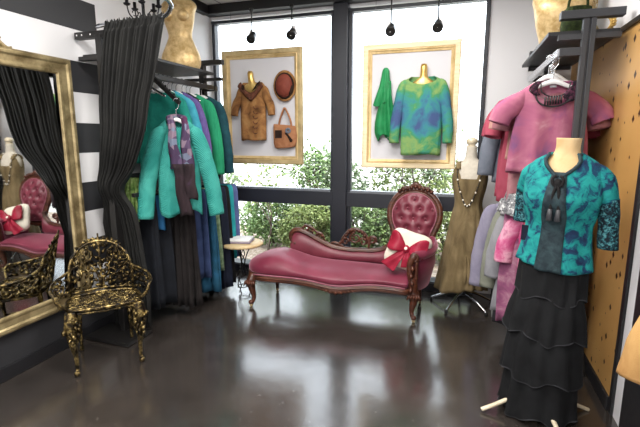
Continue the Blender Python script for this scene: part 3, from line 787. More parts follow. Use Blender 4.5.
# ------------------------------------------------------------------ cloth helpers
class Loft:
    """closed cloth body given by levels (z, cx, cy, rx, ry, fold)"""
    def __init__(s, levels, seed=0, k=9, p=2.2, per=5):
        s.rows = catmull(levels, per); s.seed = seed; s.k = k; s.p = p
    def pt(s, row, a, grow=0):
        z_, cx, cy_, rx, ry, fo = row
        c_, n_ = math.cos(a), math.sin(a)
        q = (abs(c_)**s.p+abs(n_)**s.p)**(-1/s.p)
        w = noise.noise((c_*1.7+s.seed*3.1, n_*1.7, z_*2.5))
        f = fo*(.7*math.sin(s.k*a+s.seed+1.6*math.sin(2*a+s.seed)+w*1.5)+.5*noise.noise((c_*4+s.seed, n_*4, z_*1.3)))
        m = min(rx, ry)*.06*w
        return Vector((cx+(rx*(1+f)+m+grow)*q*c_, cy_+(ry*(1+f)+m+grow)*q*n_+(fo*.9*rx*math.sin(s.k*c_*1.3+s.seed+.8*w)*min(1, (1-abs(c_))*4+.3) if ry < rx*.5 else 0), z_))
    def at(s, z_, a, grow=0):
        R = s.rows
        for i in range(len(R)-1):
            if (R[i][0]-z_)*(R[i+1][0]-z_) <= 0 and R[i][0] != R[i+1][0]:
                t_ = (z_-R[i][0])/(R[i+1][0]-R[i][0])
                return s.pt(tuple(x+(y_-x)*t_ for x, y_ in zip(R[i], R[i+1])), a, grow)
        return s.pt(R[-1] if abs(R[-1][0]-z_) < abs(R[0][0]-z_) else R[0], a, grow)
    def mesh(s, mb, n=56, hem=0, hk=3, neck=None):
        R = []; m = len(s.rows); z0 = s.rows[0][0]; z1 = s.rows[-1][0]
        for i, r in enumerate(s.rows):
            t_ = i/(m-1); ring = []
            for k in range(n):
                a = 2*PI*k/n
                if neck:
                    zt = neck(a); zz = zt+(r[0]-z0)/(z1-z0)*(z1-zt)
                    p = s.at(zz, a)
                else: p = s.pt(r, a)
                if hem: p.z += hem*t_**5*math.sin(hk*a+s.seed*1.7)
                ring.append(p)
            R.append(ring)
        return mb.rings(R, False, False)
def hung(name, label, cat, loc, rz, mat, hw=.19, L=.6, th=.045, flare=1.05, sleeve=None, group=None, seed=0, fold=.05, hem=.01, slmat=None, neck=.32, slr=.055, k=7, n=60, drop=.04, slope=1):
    e = thing(name, label, cat, loc, rz, group)
    nk = neck
    lv = [(-.004, 0, 0, hw*nk, th*.5, 0), (-.022, 0, 0, hw*(nk+.3*(1-nk)), th*.62, 0), (-.042, 0, 0, hw*(nk+.6*(1-nk)), th*.75, 0), (-.066, 0, 0, hw*(nk+.86*(1-nk)), th*.85, 0), (-.1, 0, 0, hw, th*.95, .0), (-.16, 0, 0, hw, th, fold*.3), (-.3*L-.05, 0, 0, hw*.96, th*1.05, fold*.6), (-.65*L, 0, 0, hw*(.5+.5*flare), th*1.15, fold), (-L, 0, 0, hw*flare, th*1.25, fold*1.6)]
    lv = [(l[0]*slope if i < 5 else l[0],)+l[1:] for i, l in enumerate(lv)]
    def nf(a): return -.004-drop*max(0, -math.sin(a))**2
    b = MB(); Loft(lv, seed, k).mesh(b, n, hem, 3, nf); b.build('body', mat, e, solid=.004)
    if sleeve:
        sl, spread = sleeve
        for sg in (-1, 1):
            w = random.Random(seed*7+sg).uniform(-.015, .015)
            P = catmull([(sg*(hw-.06), 0, -.078*slope), (sg*(hw-.012), 0, -.122*slope), (sg*(hw+.012+spread*.25), w, -.115-sl*.25), (sg*(hw+.03+spread*.65), w*1.5-.005, -.095-sl*.62), (sg*(hw+.03+spread), w-.012, -.095-sl)], 6)
            b = MB(); b.tube(P, [slr*.5, slr*.88, slr*1.0, slr*.98, slr*.92], 14, flat=((0, 1, 0), min(1, th*.95/slr)), cap=False)
            b.v = [tuple(Vector(q)+.006*noise.noise_vector(Vector(q)*14+Vector((seed, 0, 0)))) for q in b.v]
            b.build('sleeve', slmat or mat, e, solid=.004)
    return e
def drape(name, label, cat, loc, rz, mat, hw, L, th=.04, flare=1.2, group=None, seed=0, fold=.12, k=13, hem=.01, taper=1):
    e = tag(MB().build(name, mat), label, cat, group)
    lv = [(0, 0, 0, hw*.9, th*.7, fold*.3), (-.06, 0, 0, hw, th*.9, fold*.5), (-L*.4, 0, 0, hw*(1+.4*(flare-1)), th*1.1, fold*.9), (-L, 0, 0, hw*flare, th*1.35, fold*1.3)]
    b = MB(); Loft(lv, seed, k).mesh(b, 72, hem)
    me = e.data; me.clear_geometry(); me.from_pydata(b.v, [], b.f); me.polygons.foreach_set('use_smooth', [True]*len(me.polygons)); me.update()
    q = e.modifiers.new('s', 'SOLIDIFY'); q.thickness = .004
    e.location = loc; e.rotation_euler = (0, 0, rz); return e
def hanger(loc, rz, mat, label, group, w=.17, rail=.075, name='clothes_hanger'):
    e = thing(name, label, 'hanger', loc, rz, group)
    b = MB(); h = rail
    b.tube(catmull([(-w, 0, -.075), (-w*.5, 0, -.04), (0, 0, -.012), (w*.5, 0, -.04), (w, 0, -.075)], 5), [.008, .012, .016, .012, .008], 8, flat=((0, 1, 0), .5)); b.build('shoulder_bar', mat, e)
    b = MB(); b.tube(catmull([(0, 0, -.012), (0, 0, h*.45), (.018, 0, h*.7), (.02, 0, h*1.02), (0, 0, h*1.2), (-.02, 0, h*1.0)], 5), .0028, 6); b.build('hook', 'chrome', e)
    return e

# ------------------------------------------------------------------ fitting room curtain and its rod
prof = [(12.5, 104, 165), (17, 104, 164.5), (20, 103, 164), (24, 102.5, 163), (33, 101.5, 161.5), (55, 100, 158.5), (80, 98.5, 155), (100, 98, 150.5), (130, 99, 146.5), (160, 98.5, 138), (176, 99, 131), (186, 101, 126), (196, 103, 126), (215, 104, 135), (250, 101, 142), (290, 98, 148), (326, 96, 151)]
rows = []; NC = 170
for i, (py, l, r_) in enumerate(catmull(prof, 4)):
    yb = 2.43+.14*min(1, max(0, (py-150)/90))
    a = at(l, py+9*max(0, 1-(py-12)/120), yb+.02); c_ = at(r_, py, yb)
    a.x = max(a.x, -2.585); row = []
    wd = (c_-a).length; am = .022*min(1, wd/.3) if py > 23 else .011
    tie = math.exp(-((py-188)/12)**2)
    for k in range(NC+1):
        u = k/NC; p = a.lerp(c_, u)
        ph_ = 2*PI*14*u+5.5*noise.noise((u*5, py*.006, 1))
        p.y += am*(math.sin(ph_)*(.75+.6*noise.noise((u*7, 3, py*.01)))+.4*math.sin(1.7*ph_+1))*(1+.5*tie)-.03*tie
        p.z += .008*math.sin(ph_*1.7)*(1 if py < 17 else 0)
        row.append(p)
    rows.append(row)
cu = MB().grid(rows).build('curtain', 'curtain', solid=.003)
tag(cu, 'charcoal fitting room curtain swept left and tied back', 'curtain')
rd = thing('curtain_rod', 'curved metal fitting room rod holding the charcoal curtain', 'rod', (-2.4, 2.47, 2.25))
pth = catmull([(-.03, .03, 0), (.05, .01, 0), (.345, .005, 0), (.56, -.035, .0), (.70, -.15, 0), (.79, -.27, 0), (.82, -.42, 0), (.82, -1.1, 0), (.74, -1.35, 0), (.5, -1.45, 0), (-.245, -1.45, 0)], 8)
MB().tube(pth, .014, 10).build('pole', 'chrome', rd)
MB().lathe([(.002, 0), (.035, 0), (.035, .01), (.002, .012)], 14, (-.249, -1.45, 0), Matrix.Rotation(PI/2, 3, 'Y')).build('wall_flange', 'chrome', rd)

# ------------------------------------------------------------------ racks
lr = thing('clothes_rack', 'black metal clothes rack with shelf along left wall', 'rack', (-2.42, 3.1, 0))
def bx(*a): return MB().box(*a)
for y_, ww in ((-.58, .05), (.66, .05)):
    bx(-.03, .02, y_-.03, y_+.03, 0, 2.2).build('post', 'rack_black', lr, False, bevel=.003)
    bx(-.215, .22, y_-.025, y_+.025, 2.18, 2.225).build('top_arm', 'rack_black', lr, False, bevel=.003)
    bx(-.2, .2, y_-.02, y_+.02, 2.035, 2.062).build('shelf_bracket', 'rack_black', lr, False)
    bx(-.02, .14, y_-.02, y_+.02, 1.94, 1.985).build('rail_arm', 'rack_black', lr, False)
    bx(-.2, .2, y_-.2, y_+.06, 0.005, .03).build('foot', 'rack_black', lr, False, bevel=.003)
b = MB()
for k in (0, 1, 2): b.ball((-.19+.045*k+.03*(k == 2), -.607, 2.203), (.006, .003, .006), 8)
b.build('screw', 'white_plastic', lr)
bx(-.21, .22, -.55, .5, 2.063, 2.085).build('shelf', 'rack_black', lr, False, bevel=.002)
bx(.1, .14, -.55, .62, 1.945, 1.985).build('hang_rail', 'rack_black', lr, False, bevel=.003)
bx(.125, .155, -.55, .66, 1.065, 1.095).build('lower_rail', 'rack_black', lr, False, bevel=.003)
b = MB(); A_ = Vector((.13, -.24, 1.955)); B_ = Vector((.385, -.27, 1.755)); b.bar(A_, B_, .022, .03)
for k in range(5):
    p = A_.lerp(B_, .3+.16*k); b.ball(p+Vector((.008, 0, .022)), .008, 8)
b.build('faceout_arm', 'rack_black', lr, False)

rr = thing('clothes_rack', 'charcoal metal clothes rack with shelf against gold right wall', 'rack', (.645, 3.5, 0))
for y_ in (-.56, .66):
    bx(-.03, -.003, y_-.02, y_+.02, 0, 2.166).box(-.004, .01, y_-.01, y_+.01, 0, 2.166).box(.009, .035, y_-.02, y_+.02, 0, 2.166).build('post', 'charcoal_metal', rr, False, bevel=.002)
    bx(-.15, .17, y_-.03, y_+.03, 2.165, 2.21).build('top_arm', 'charcoal_metal', rr, False, bevel=.003)
    bx(-.15, .165, y_-.012, y_+.032, 2.055, 2.085).build('shelf_bracket', 'charcoal_metal', rr, False)
    bx(-.14, -.03, y_-.02, y_+.02, 1.965, 2.01).build('rail_arm', 'charcoal_metal', rr, False, bevel=.002)
    bx(-.14, 0, y_-.015, y_+.015, 1.12, 1.15).build('rail_arm', 'charcoal_metal', rr, False, bevel=.002)
    bx(-.2, .16, y_-.03, y_+.03, .005, .03).build('foot', 'charcoal_metal', rr, False, bevel=.002)
bx(-.2, .165, -.535, .68, 2.087, 2.11).build('shelf', 'shelf_dark', rr, False, bevel=.002)
bx(-.15, -.115, -.56, .66, 1.965, 2.01).build('hang_rail', 'chrome', rr, False, bevel=.003)
bx(-.145, -.12, -.56, .66, 1.12, 1.15).build('lower_rail', 'chrome', rr, False, bevel=.003)

# ------------------------------------------------------------------ gold busts on the shelves
def bust(name, label, loc, rz, s_, mat, group=None, cut=9):
    e = thing(name, label, 'mannequin', loc, rz, group)
    lv = [(0, 0, 0, .155, .115, 0), (.05, 0, 0, .18, .13, 0), (.13, 0, 0, .175, .125, 0), (.24, 0, 0, .125, .095, 0), (.31, 0, 0, .108, .085, 0), (.42, 0, -.01, .135, .105, 0), (.50, 0, -.015, .15, .115, 0), (.56, 0, 0, .165, .085, 0), (.605, 0, .005, .13, .07, 0), (.635, 0, .01, .065, .055, 0), (.68, 0, .01, .052, .05, 0), (.74, 0, .01, .052, .05, 0)]
    lv = [tuple(x*s_ for x in l[:5])+(0,) for l in lv]
    b = MB(); L_ = Loft(lv, 0, 3, 2.0); R = [[L_.pt((r[0], r[1], r[2], r[3], r[4], 0), 2*PI*k/36) for k in range(36)] for r in L_.rows]
    b.rings(R); o = b.build('torso', mat, e)
    b = MB()
    for sg in (-1, 1): b.ball((sg*.065*s_, -.095*s_, .46*s_), (.055*s_, .05*s_, .055*s_), 14)
    b.build('bust', mat, e)
    MB().lathe([(.002, 0), (.05*s_, 0), (.045*s_, .012), (.002, .016)], 18, (0, .01*s_, .738*s_)).build('neck_cap', mat, e)
    return e
bust('torso_mannequin', 'mottled gold female torso standing on the left rack shelf', (-2.40, 3.40, 2.086), .25, .95, 'gold_bust')
bt = thing('torso_mannequin', 'gold female torso draped with fringe on the right rack shelf', 'mannequin', (.60, 3.5, 2.111), -.25)
b = MB(); L_ = Loft([(0, 0, 0, .125, .1, 0), (.06, 0, 0, .132, .1, 0), (.15, 0, -.01, .155, .115, 0), (.25, 0, -.02, .172, .125, 0), (.33, 0, -.005, .19, .1, 0), (.39, 0, 0, .16, .08, 0), (.425, 0, .01, .07, .06, 0), (.48, 0, .01, .056, .055, 0), (.54, 0, .01, .056, .055, 0)], 0, 3, 2.0)
b.rings([[L_.pt(q, 2*PI*k/36) for k in range(36)] for q in L_.rows]); b.build('torso', 'gold_bust', bt)
MB().lathe([(.002, 0), (.05, 0), (.045, .012), (.002, .016)], 18, (0, .01, .538)).build('neck_cap', 'gold_bust', bt)
sh = thing('fringe_shawl', 'gold cream fringed shawl draped over right shelf torso', 'shawl', (.60, 3.45, 2.112))
rnd = random.Random(4); b = MB()
for i in range(120):
    a = rnd.uniform(-1.5, .6); r_ = rnd.uniform(.2, .225); z_ = rnd.uniform(.13, .36)
    p = Vector((r_*math.cos(a)*.9+.0, .1+r_*math.sin(a)*.72, z_)); d = Vector((rnd.gauss(0, .3), -.15, -1))
    b.tube(catmull([p, p+d*.05+Vector((rnd.gauss(0, .012), rnd.gauss(0, .012), 0)), p+d*.1], 3), .0035, 4)
b.build('fringe', 'cream_lace', sh)
b = MB(); b.tube([(.19*math.cos(a), 1*.1+.15*math.sin(a), .36+.05*math.sin(a*2)) for a in [-2.3+i*.2 for i in range(15)]], .02, 8); b.build('wrap', 'cream_lace', sh)
mb_ = thing('handbag', 'dark moss green boucle bag on the right shelf behind post', 'bag', (.625, 3.16, 2.111), .1)
b = MB(); R = []
for z_, w in ((0, .07), (.01, .082), (.07, .086), (.13, .08), (.165, .07), (.17, .06)):
    R.append([(w*(abs(math.cos(a))**.5)*(1 if math.cos(a) > 0 else -1), .055*(abs(math.sin(a))**.6)*(1 if math.sin(a) > 0 else -1), z_) for a in [2*PI*k/28+.01 for k in range(28)]])
b.rings(R); b.v = [tuple(Vector(q)+.004*noise.noise_vector(Vector(q)*60)) for q in b.v]
b.build('body', 'moss', mb_)
MB().tube(catmull([(-.055, 0, .16), (-.045, 0, .23), (0, 0, .26), (.045, 0, .23), (.055, 0, .16)], 6), .008, 8).build('handle', 'moss', mb_)
wr = thing('leaf_ornament', 'small gold leaf ornament on the right shelf by the wall', 'ornament', (.755, 3.12, 2.111))
b = MB(); rnd = random.Random(8)
b.tube([(.045*math.cos(a), .0, .06+.045*math.sin(a)) for a in [i*2*PI/20 for i in range(20)]], .006, 6, True)
for i in range(26):
    a = i*2*PI/26; b.leaf((.045*math.cos(a), -.004, .06+.045*math.sin(a)), (math.cos(a+.9), rnd.gauss(-.3, .3), math.sin(a+.9)), (0, -1, .1), .04, .02, .003)
b.box(-.03, .03, -.02, .02, 0, .012); b.build('leaves', 'gold_soft', wr)
# candelabra on the left shelf, seen over the curtain top
cd = thing('candelabra', 'black wrought iron candelabra on left shelf above curtain top', 'candelabra', (-2.33, 2.86, 2.086))
MB().lathe([(.002, 0), (.07, 0), (.065, .012), (.02, .03), (.012, .06), (.012, .3), (.02, .31), (.01, .33), (.009, .45), (.002, .455)], 14).build('stand', 'iron', cd)
for k in range(5):
    a = 2*PI*k/5+.3; c_, n_ = math.cos(a), math.sin(a); b = MB()
    b.tube(catmull([(.01*c_, .01*n_, .30), (.05*c_, .05*n_, .27), (.10*c_, .10*n_, .31), (.115*c_, .115*n_, .37)], 6), .005, 6)
    b.tube([((.06+.02*math.cos(q))*c_, (.06+.02*math.cos(q))*n_, .325+.022*math.sin(q)) for q in [i*.5 for i in range(12)]], .004, 6)
    b.lathe([(.002, .365), (.022, .375), (.026, .385), (.012, .388), (.012, .43), (.002, .432)], 10, (.115*c_, .115*n_, 0))
    b.build('arm', 'iron', cd)

# ------------------------------------------------------------------ left clothes
GL = 'knitwear on the upper left rail'; GH = 'hangers on the upper left rail'
RXL = -2.30
up = [(2.98, 'teal_green', 'teal green knit top on the left rail just behind the charcoal curtain', .72, .19, .5),
      (3.09, 'cyan', 'turquoise blue wool top on left rail behind the quilted jacket', .70, .18, .5), (3.2, 'purple', 'violet ribbed knit top between turquoise and emerald ones on the left rail', .74, .18, .55),
      (3.40, 'kelly', 'emerald knit top between violet and dark petrol ones on left rail', .72, .18, .62), (3.58, 'petrol', 'dark petrol knit top nearest the window on the left rail', .72, .18, .62)]
for i, (y_, m_, lab, L_, hw, sl) in enumerate(up):
    zt = 1.885 if m_ != 'lime' else 1.70
    hung('knit_top', lab, 'top', (RXL-.03, y_, zt), .12+.05*(i % 2), m_, hw, L_, .042, 1.02, (sl, .035), GL, i+1, .05, .012)
    if m_ != 'lime':
        hanger((RXL-.03, y_, zt), .12+.05*(i % 2), 'white_plastic', 'pale hanger carrying the '+lab.split(' on ')[0].split(' between ')[0].split(' nearest ')[0], GH, .15, .092)
for i, y_ in enumerate((2.86, 3.02, 3.13, 3.27, 3.33)):
    hanger((RXL-.02, y_, 1.885), .1, 'chrome', 'bare wire hanger among the knit tops on the upper left rail', GH, .13, .092)
# jacket and scarf facing out
jk = hung('jacket', 'turquoise ribbed jacket with long sleeves hung facing out on left rack', 'jacket', (-2.06, 2.815, 1.645), math.radians(38), 'quilt', .15, .72, .055, 1.0, (.655, .085), None, 3, .06, .03, None, .4, .062, 5, drop=.07, slope=1.1)
for c in jk.children:
    if c.name.startswith('sleeve'): c.location.y = -.035
hanger((-2.06, 2.815, 1.645), math.radians(38), 'white_plastic', 'white hanger inside the turquoise ribbed jacket', None, .10, .12)
sf = thing('scarf', 'long plum patchwork scarf hanging open over the turquoise ribbed jacket', 'scarf', (-2.06, 2.815, 1.645), math.radians(38))
for sg in (-1, 1):
    def strip(z0, z1, w0, w1, x0, x1, yo):
        rows = []
        for i in range(13):
            t_ = i/12; z_ = z0+(z1-z0)*t_; w = w0+(w1-w0)*t_; xc = x0+(x1-x0)*t_
            rows.append([(xc+w*k*(.8+.25*t_)+.006*math.sin(t_*9), yo-.02*(1-k*k)-.010*math.sin(k*5+t_*6+sg)-.03*math.sin(PI*min(1, max(0, -z_/.3)))*.6+(.05*max(0, 1-t_*5) if z0 > -.1 else 0), z_-.02*abs(k)*t_) for k in (-1, -.7, -.4, -.1, .2, .5, .8, 1)])
        return rows
    MB().grid(strip(.005, -.36, .026, .042, sg*.05, (-.02 if sg < 0 else .062), -.075)).build('upper_panel', 'patch', sf, solid=.012)
    MB().grid(strip(-.34, -.72 if sg < 0 else -.6, .046, .04, (-.015 if sg < 0 else .062), (.03 if sg < 0 else .075), -.095)).build('lower_panel', 'scarf_dark', sf, solid=.012)
b = MB(); b.tube(catmull([(-.05, -.04, -.02), (-.056, .0, .0), (0, .038, .012), (.056, .0, .0), (.05, -.04, -.02)], 6), .02, 10); b.build('neck_loop', 'patch', sf)
p = at(132, 178, 2.66)
drape('scarf', 'lime floral chiffon scarf ruffled beside the curtain tie', 'scarf', p, .3, 'lime', .05, .30, .05, 1.35, None, 71, .3, 9, .03)
# skirts on the lower left rail
GS = 'skirts on the lower left rail'; zl = 1.06; xl = -2.275
sk = [(2.72, 'navy_dark', 'black navy long skirt on lower left rail behind garden chair', .2, .93, 1.1, 9, .06), (2.80, 'blue_knit', 'bright blue knit top low behind the charcoal curtain edge', .19, .30, 1.05, 7, .06),
      (2.84, 'navy_dark', 'wide black navy skirt left of the pleated black skirt', .22, .92, 1.12, 9, .08), (2.95, 'pleat_black', 'black pleated long skirt below turquoise ribbed jacket', .185, .97, 1.12, 21, .13),
      (3.16, 'denim', 'slate blue skirt just right of the pleated black skirt', .19, .80, 1.1, 9, .1), (3.25, 'blue_teal', 'dark blue teal skirt with long hem near pleated black skirt', .19, .95, 1.15, 9, .12),
      (3.35, 'sage', 'sage green floral skirt on the lower left rail', .18, .78, 1.15, 9, .14), (3.47, 'navy', 'dark navy long skirt right of the sage floral skirt', .19, .98, 1.1, 9, .12),
      (3.56, 'black_cloth', 'black long skirt beside the bright turquoise skirt', .19, .98, 1.12, 9, .1), (3.64, 'turq', 'bright turquoise narrow skirt near the window end of lower left rail', .17, .74, 1.05, 7, .08),
      (3.72, 'peri', 'periwinkle blue skirt at the window end of lower left rail', .19, .74, 1.08, 7, .08)]
for i, (y_, m_, lab, hw, L_, fl, k_, fo) in enumerate(sk):
    drape('skirt' if m_ != 'blue_knit' else 'knit_top', lab, 'skirt' if m_ != 'blue_knit' else 'top', (xl+(.02 if i % 2 else 0)-(.17 if y_ < 2.9 else 0), y_, zl-.01), .12, m_, hw, L_-.02, .038, fl, GS, i+1, fo, k_, .008)
    
# ------------------------------------------------------------------ right clothes
GR = 'tops on the upper right rail'; GRL = 'tops on the lower right rail'
xr = .51
tee = hung('tee_shirt', 'rose mauve dyed tee with black lace collar hung facing out on right rack', 'top', (xr, 3.06, 1.845), 0.02, 'tiedye_pink', .2, .57, .055, 1.08, (.16, .07), None, 2, .06, .012, None, .48, .068, 7, drop=.12)
b = MB()                                             # printed collar: a scoop of lace and a striped loop
cl_pts = catmull([(-.10, -.06, -.03), (-.105, -.075, -.085), (-.085, -.084, -.135), (-.03, -.088, -.16), (.03, -.088, -.155), (.085, -.084, -.12), (.115, -.075, -.07), (.118, -.06, -.03)], 6)
b.tube(cl_pts, .0055, 6)
b.tube([p for p in catmull([(-.075, -.05, -.02), (-.07, -.06, -.07), (-.02, -.066, -.1), (.04, -.066, -.095), (.075, -.06, -.06), (.085, -.05, -.015)], 5)], .004, 6)
for k in range(7):
    x = -.055+k*.0145; b.box(x, x+.007, -.094, -.078, -.155+.002*k, -.105+.002*k)
b.build('collar_trim', 'black_paint', tee)
rows = []
for i in range(15):
    t_ = i/14; an = -1.15+1.4*t_; w = .016+.022*math.sin(PI*min(1, t_*1.1+.05))
    rows.append([(.012+(.098+w*k)*math.cos(an), -.085+.035*max(0, t_-.55), -.035+(.095+w*k)*math.sin(an)) for k in (-1, -.5, 0, .5, 1)])
MB().grid(rows).build('lace_collar', 'black_lace', tee, solid=.006)
rows = [[(-.088-.028*math.sin(i*.35)+.02*k, -.06-.022*min(1, i/4), -.008-.085*i/8) for k in (-1, -.5, 0, .5, 1)] for i in range(9)]
MB().grid(rows).build('lace_collar', 'black_lace', tee, solid=.006)
bx(-.018, .018, -.012, -.008, -.042, -.03).build('neck_label', 'grey', tee, False)
hanger((xr, 3.06, 1.85), .02, 'white_plastic', 'white plastic hanger inside the rose mauve dyed tee', None, .17, .125)
for i in range(5):
    hanger((xr+.0+.012*(i-2), 3.10+.02*i, 1.885+.004*i), .12*(i % 3)-.12, 'white_plastic', 'white plastic hanger bunched behind the rose mauve dyed tee', 'white hangers behind the dyed tee', .11, .10)
ur = [(3.15, 'dusty_pink', 'dusty pink longer top directly behind the rose mauve dyed tee', .2, .80, .2), (3.25, 'peach', 'peach jersey top on upper right rail', .215, .50, .2), (3.36, 'rose', 'rose knit tunic behind the peach top on upper right rail', .24, .80, .25),
      (3.5, 'rose', 'rose knit tunic next to the blue grey top on the upper right rail', .25, .78, .25), (3.7, 'grey_blue', 'blue grey long top farthest back on upper right rail beside brown dress', .255, .70, .55), (3.84, 'charcoal_cloth', 'charcoal top at the window end of upper right rail', .22, .55, .4)]
for i, (y_, m_, lab, hw, L_, sl) in enumerate(ur):
    hung('knit_top', lab, 'top', (xr+.01, y_, 1.845), -.12, m_, hw, L_, .045, 1.06, (sl, .05), GR, 20+i, .05, .01, None, .32, .065)
lo = [(3.02, 'rose', 'long rose red dress hanging behind the teal mannequin', .125, .86, None, 1.1), (3.1, 'hot_pink', 'hot pink dyed top on the lower right rail', .165, .72, .3, 1.0), (3.22, 'grey', 'mid grey long jersey top right of the olive grey one', .215, .80, .45, 1.2),
      (3.36, 'olive_grey', 'olive grey knit top on the lower right rail', .235, .70, .58, 1.1), (3.5, 'lavender', 'lavender grey knit top nearest the brown dress on lower right rail', .262, .66, .62, 1.03)]
for i, (y_, m_, lab, hw, L_, sl, fl) in enumerate(lo):
    hung('knit_top' if m_ != 'rose' else 'dress', lab, 'top' if m_ != 'rose' else 'dress', (xr+(.02 if hw < .24 else -.025), y_, 1.05), -.12, m_, hw, L_, .045, fl, (sl, .03) if sl else None, GRL, 40+i, .06, .012, None, .32, .06)
    hanger((xr+(.02 if hw < .24 else -.025), y_, 1.05), -.12, 'white_plastic', 'hanger carrying the '+' '.join(lab.split()[:4]).replace(' hanging', '').replace(' on', ''), 'hangers on the lower right rail', .15, .075)
for i, (y_, m_, lab, L_) in enumerate(((3.12, 'mauve_dye', 'mauve dyed skirt hem below the hot pink top', .84), (3.26, 'charcoal_cloth', 'charcoal trousers hem below the grey jersey top', .92), (3.39, 'pale_grey', 'pale grey skirt hem showing beneath the grey jersey top', .94), (3.54, 'black_cloth', 'black skirt hem beneath the lavender grey knit top', .86))):
    drape('skirt', lab, 'skirt', (xr+.0, y_, 1.06), -.1, m_, .205, L_, .03, 1.05, 'skirts on the lower right rail', 60+i, .08, 7)
for i, (y_, lab) in enumerate(((3.15, 'grey sequin knit scarf draped over lower right rail behind the teal mannequin'), (3.30, 'grey sequin knit scarf on lower right rail above the olive grey top'))):
    e = drape('scarf', lab, 'scarf', (xr-.06, y_-.08, 1.13), -.2, 'sequin', .15, .13+.02*i, .06, 1.15, None, 80+i, .15, 9, .015)
# tan top on a short wall rail at the right edge
wr_ = thing('wall_rail', 'short black rail on the right wall holding the ochre suede top', 'rail', (.683, 1.0, 1.345))
MB().tube([(0, -.4, 0), (0, .25, 0)], .012, 8).tube([(0, -.3, 0), (.177, -.3, 0)], .01, 8).tube([(0, .05, 0), (.177, .05, 0)], .01, 8).build('bar', 'rack_black', wr_)
hung('suede_top', 'ochre suede short sleeved top at right edge', 'top', (.683, 1.2, 1.26), 0.1, 'tan_jacket', .13, .44, .05, 1.0, (.25, .055), None, 91, .04, .01, None, .4, .085)
drape('skirt', 'brown print skirt hanging below ochre suede top at right edge', 'skirt', (.683, 1.2, .95), .1, 'brown_print', .125, .72, .04, 1.15, None, 92, .08, 9)
hanger((.683, 1.2, 1.26), .1, 'white_plastic', 'hanger inside the ochre suede top', None, .1, .075)

# ------------------------------------------------------------------ framed clothes hung in the windows
def picture(name, label, tl, tr, br_, bl, Y, wmat, inner, fw):
    A, B, C_, D_ = at(*tl, Y), at(*tr, Y), at(*br_, Y), at(*bl, Y)
    x0 = (A.x+D_.x)/2; x1 = (B.x+C_.x)/2; z1 = (A.z+B.z)/2; z0 = (C_.z+D_.z)/2
    e = thing(name, label, 'picture frame', ((x0+x1)/2, Y+.03, z0)); W = x1-x0; H_ = z1-z0
    b = MB(); frame_rect(b, W, H_, [(0, 0), (0, .035), (.008, .045), (fw*.55, .04), (fw*.6, .03), (fw*.6, 0)], lambda u, v, w: (u, -w, v)); b.build('frame', wmat, e, True, bevel=.002)
    b = MB(); frame_rect(b, W-fw*1.18, H_-fw*1.18, [(0, 0), (0, .034), (fw*.12, .04), (fw*.2, .028), (fw*.4, .022), (fw*.42, 0)], lambda u, v, w: (u, -w, v+fw*.59)); b.build('inner_moulding', inner, e, True, bevel=.001)
    bx(-W/2+fw*.5, W/2-fw*.5, -.012, .004, fw*.5, H_-fw*.5).build('backing_board', 'linen_back', e, False)
    for sg in (-1, 1): MB().tube([(sg*W*.38, -.005, H_-.02), (sg*W*.38, -.002, 2.77-z0)], .0016, 5).build('wire', 'chrome', e)
    return e
picture('display_frame', 'gold display frame holding a suede tunic, hat and bag in left window', (223, 50), (303, 48), (302, 165), (224, 163), 4.15, 'brass_old', 'pine_gold', .085)
picture('display_frame', 'pale wood display frame holding green blue dyed top in right window', (363, 43), (463, 41), (454, 170), (362, 167), 4.15, 'pine', 'pine_gold', .085)
YF = 4.12
def neckform(name, label, px, py, mat, h, tilt):
    c_ = at(px, py, YF); e = thing(name, label, 'display form', c_)
    b = MB(); b.rings([[(rx*math.cos(a)+dx, ry*math.sin(a), z_) for a in [2*PI*k/20 for k in range(20)]] for z_, rx, ry, dx in ((-.16, .098, .02, 0), (-.07, .10, .033, 0), (-.03, .098, .032, 0), (-.008, .07, .032, 0), (.008, .042, .031, .002), (.03, .034, .03, .006*tilt), (h*.5, .03, .03, .012*tilt), (h*.8, .032, .03, .016*tilt), (h, .022, .02, .018*tilt))]); b.build('neck', mat, e); return e
neckform('neck_form', 'gold neck form inside the suede tunic', 252, 84, 'gold_soft', .125, -1)
neckform('neck_form', 'gold neck form inside the green blue dyed top', 423.5, 79, 'gold_soft', .13, 0)
tn = hung('tunic', 'tan suede tunic with dark print collar in left gold frame', 'tunic', at(252.5, 82, 4.115), 0, 'suede', .145, .585, .034, .95, (.24, .04), None, 5, .03, .006, None, .7, .042, drop=.12, slope=.7)
rows = []
for i in range(25):
    u = -1+2*i/24; x = u*.106; zin = .0-.105*(1-abs(u)**2); w = .072+.012*math.cos(u*5)
    rows.append([(x*(1+.36*k), -.05-.014*math.sin(PI*k), zin-w*k*(1-.45*abs(u))-.004) for k in (0, .35, .7, 1)])
MB().grid(rows).build('collar', 'suede_collar', tn, solid=.006)
b = MB()
for k in range(7): b.ball((-.075+.008*math.cos(k*.9), -.068, -.058+.016*math.sin(k*.9)), (.012, .006, .012), 8)
b.build('flower', 'brown_dark', tn)
rows = [[(.045+.055*i/8+.02*k, -.066, -.085+.075*i/8+.012*k) for k in (-1, 0, 1)] for i in range(9)]
MB().grid(rows).build('lapel', 'brown_dark', tn, solid=.006)
b = MB()
for k in range(6):
    z_ = -.24-k*.05; b.tube([(.055+.028*math.cos(a), -.05-.004*k, z_+.03*math.sin(a)) for a in [-.6-PI*.8*j/8 for j in range(9)]], .004, 6)
b.build('lacing', 'suede_collar', tn)
for sg in (-1, 1):
    pass
hc = at(285, 86, 4.146)
ht = thing('hat', 'rust leather hat with dark band in left gold frame', 'hat', hc); ht.rotation_euler = (math.radians(90), 0, 0)
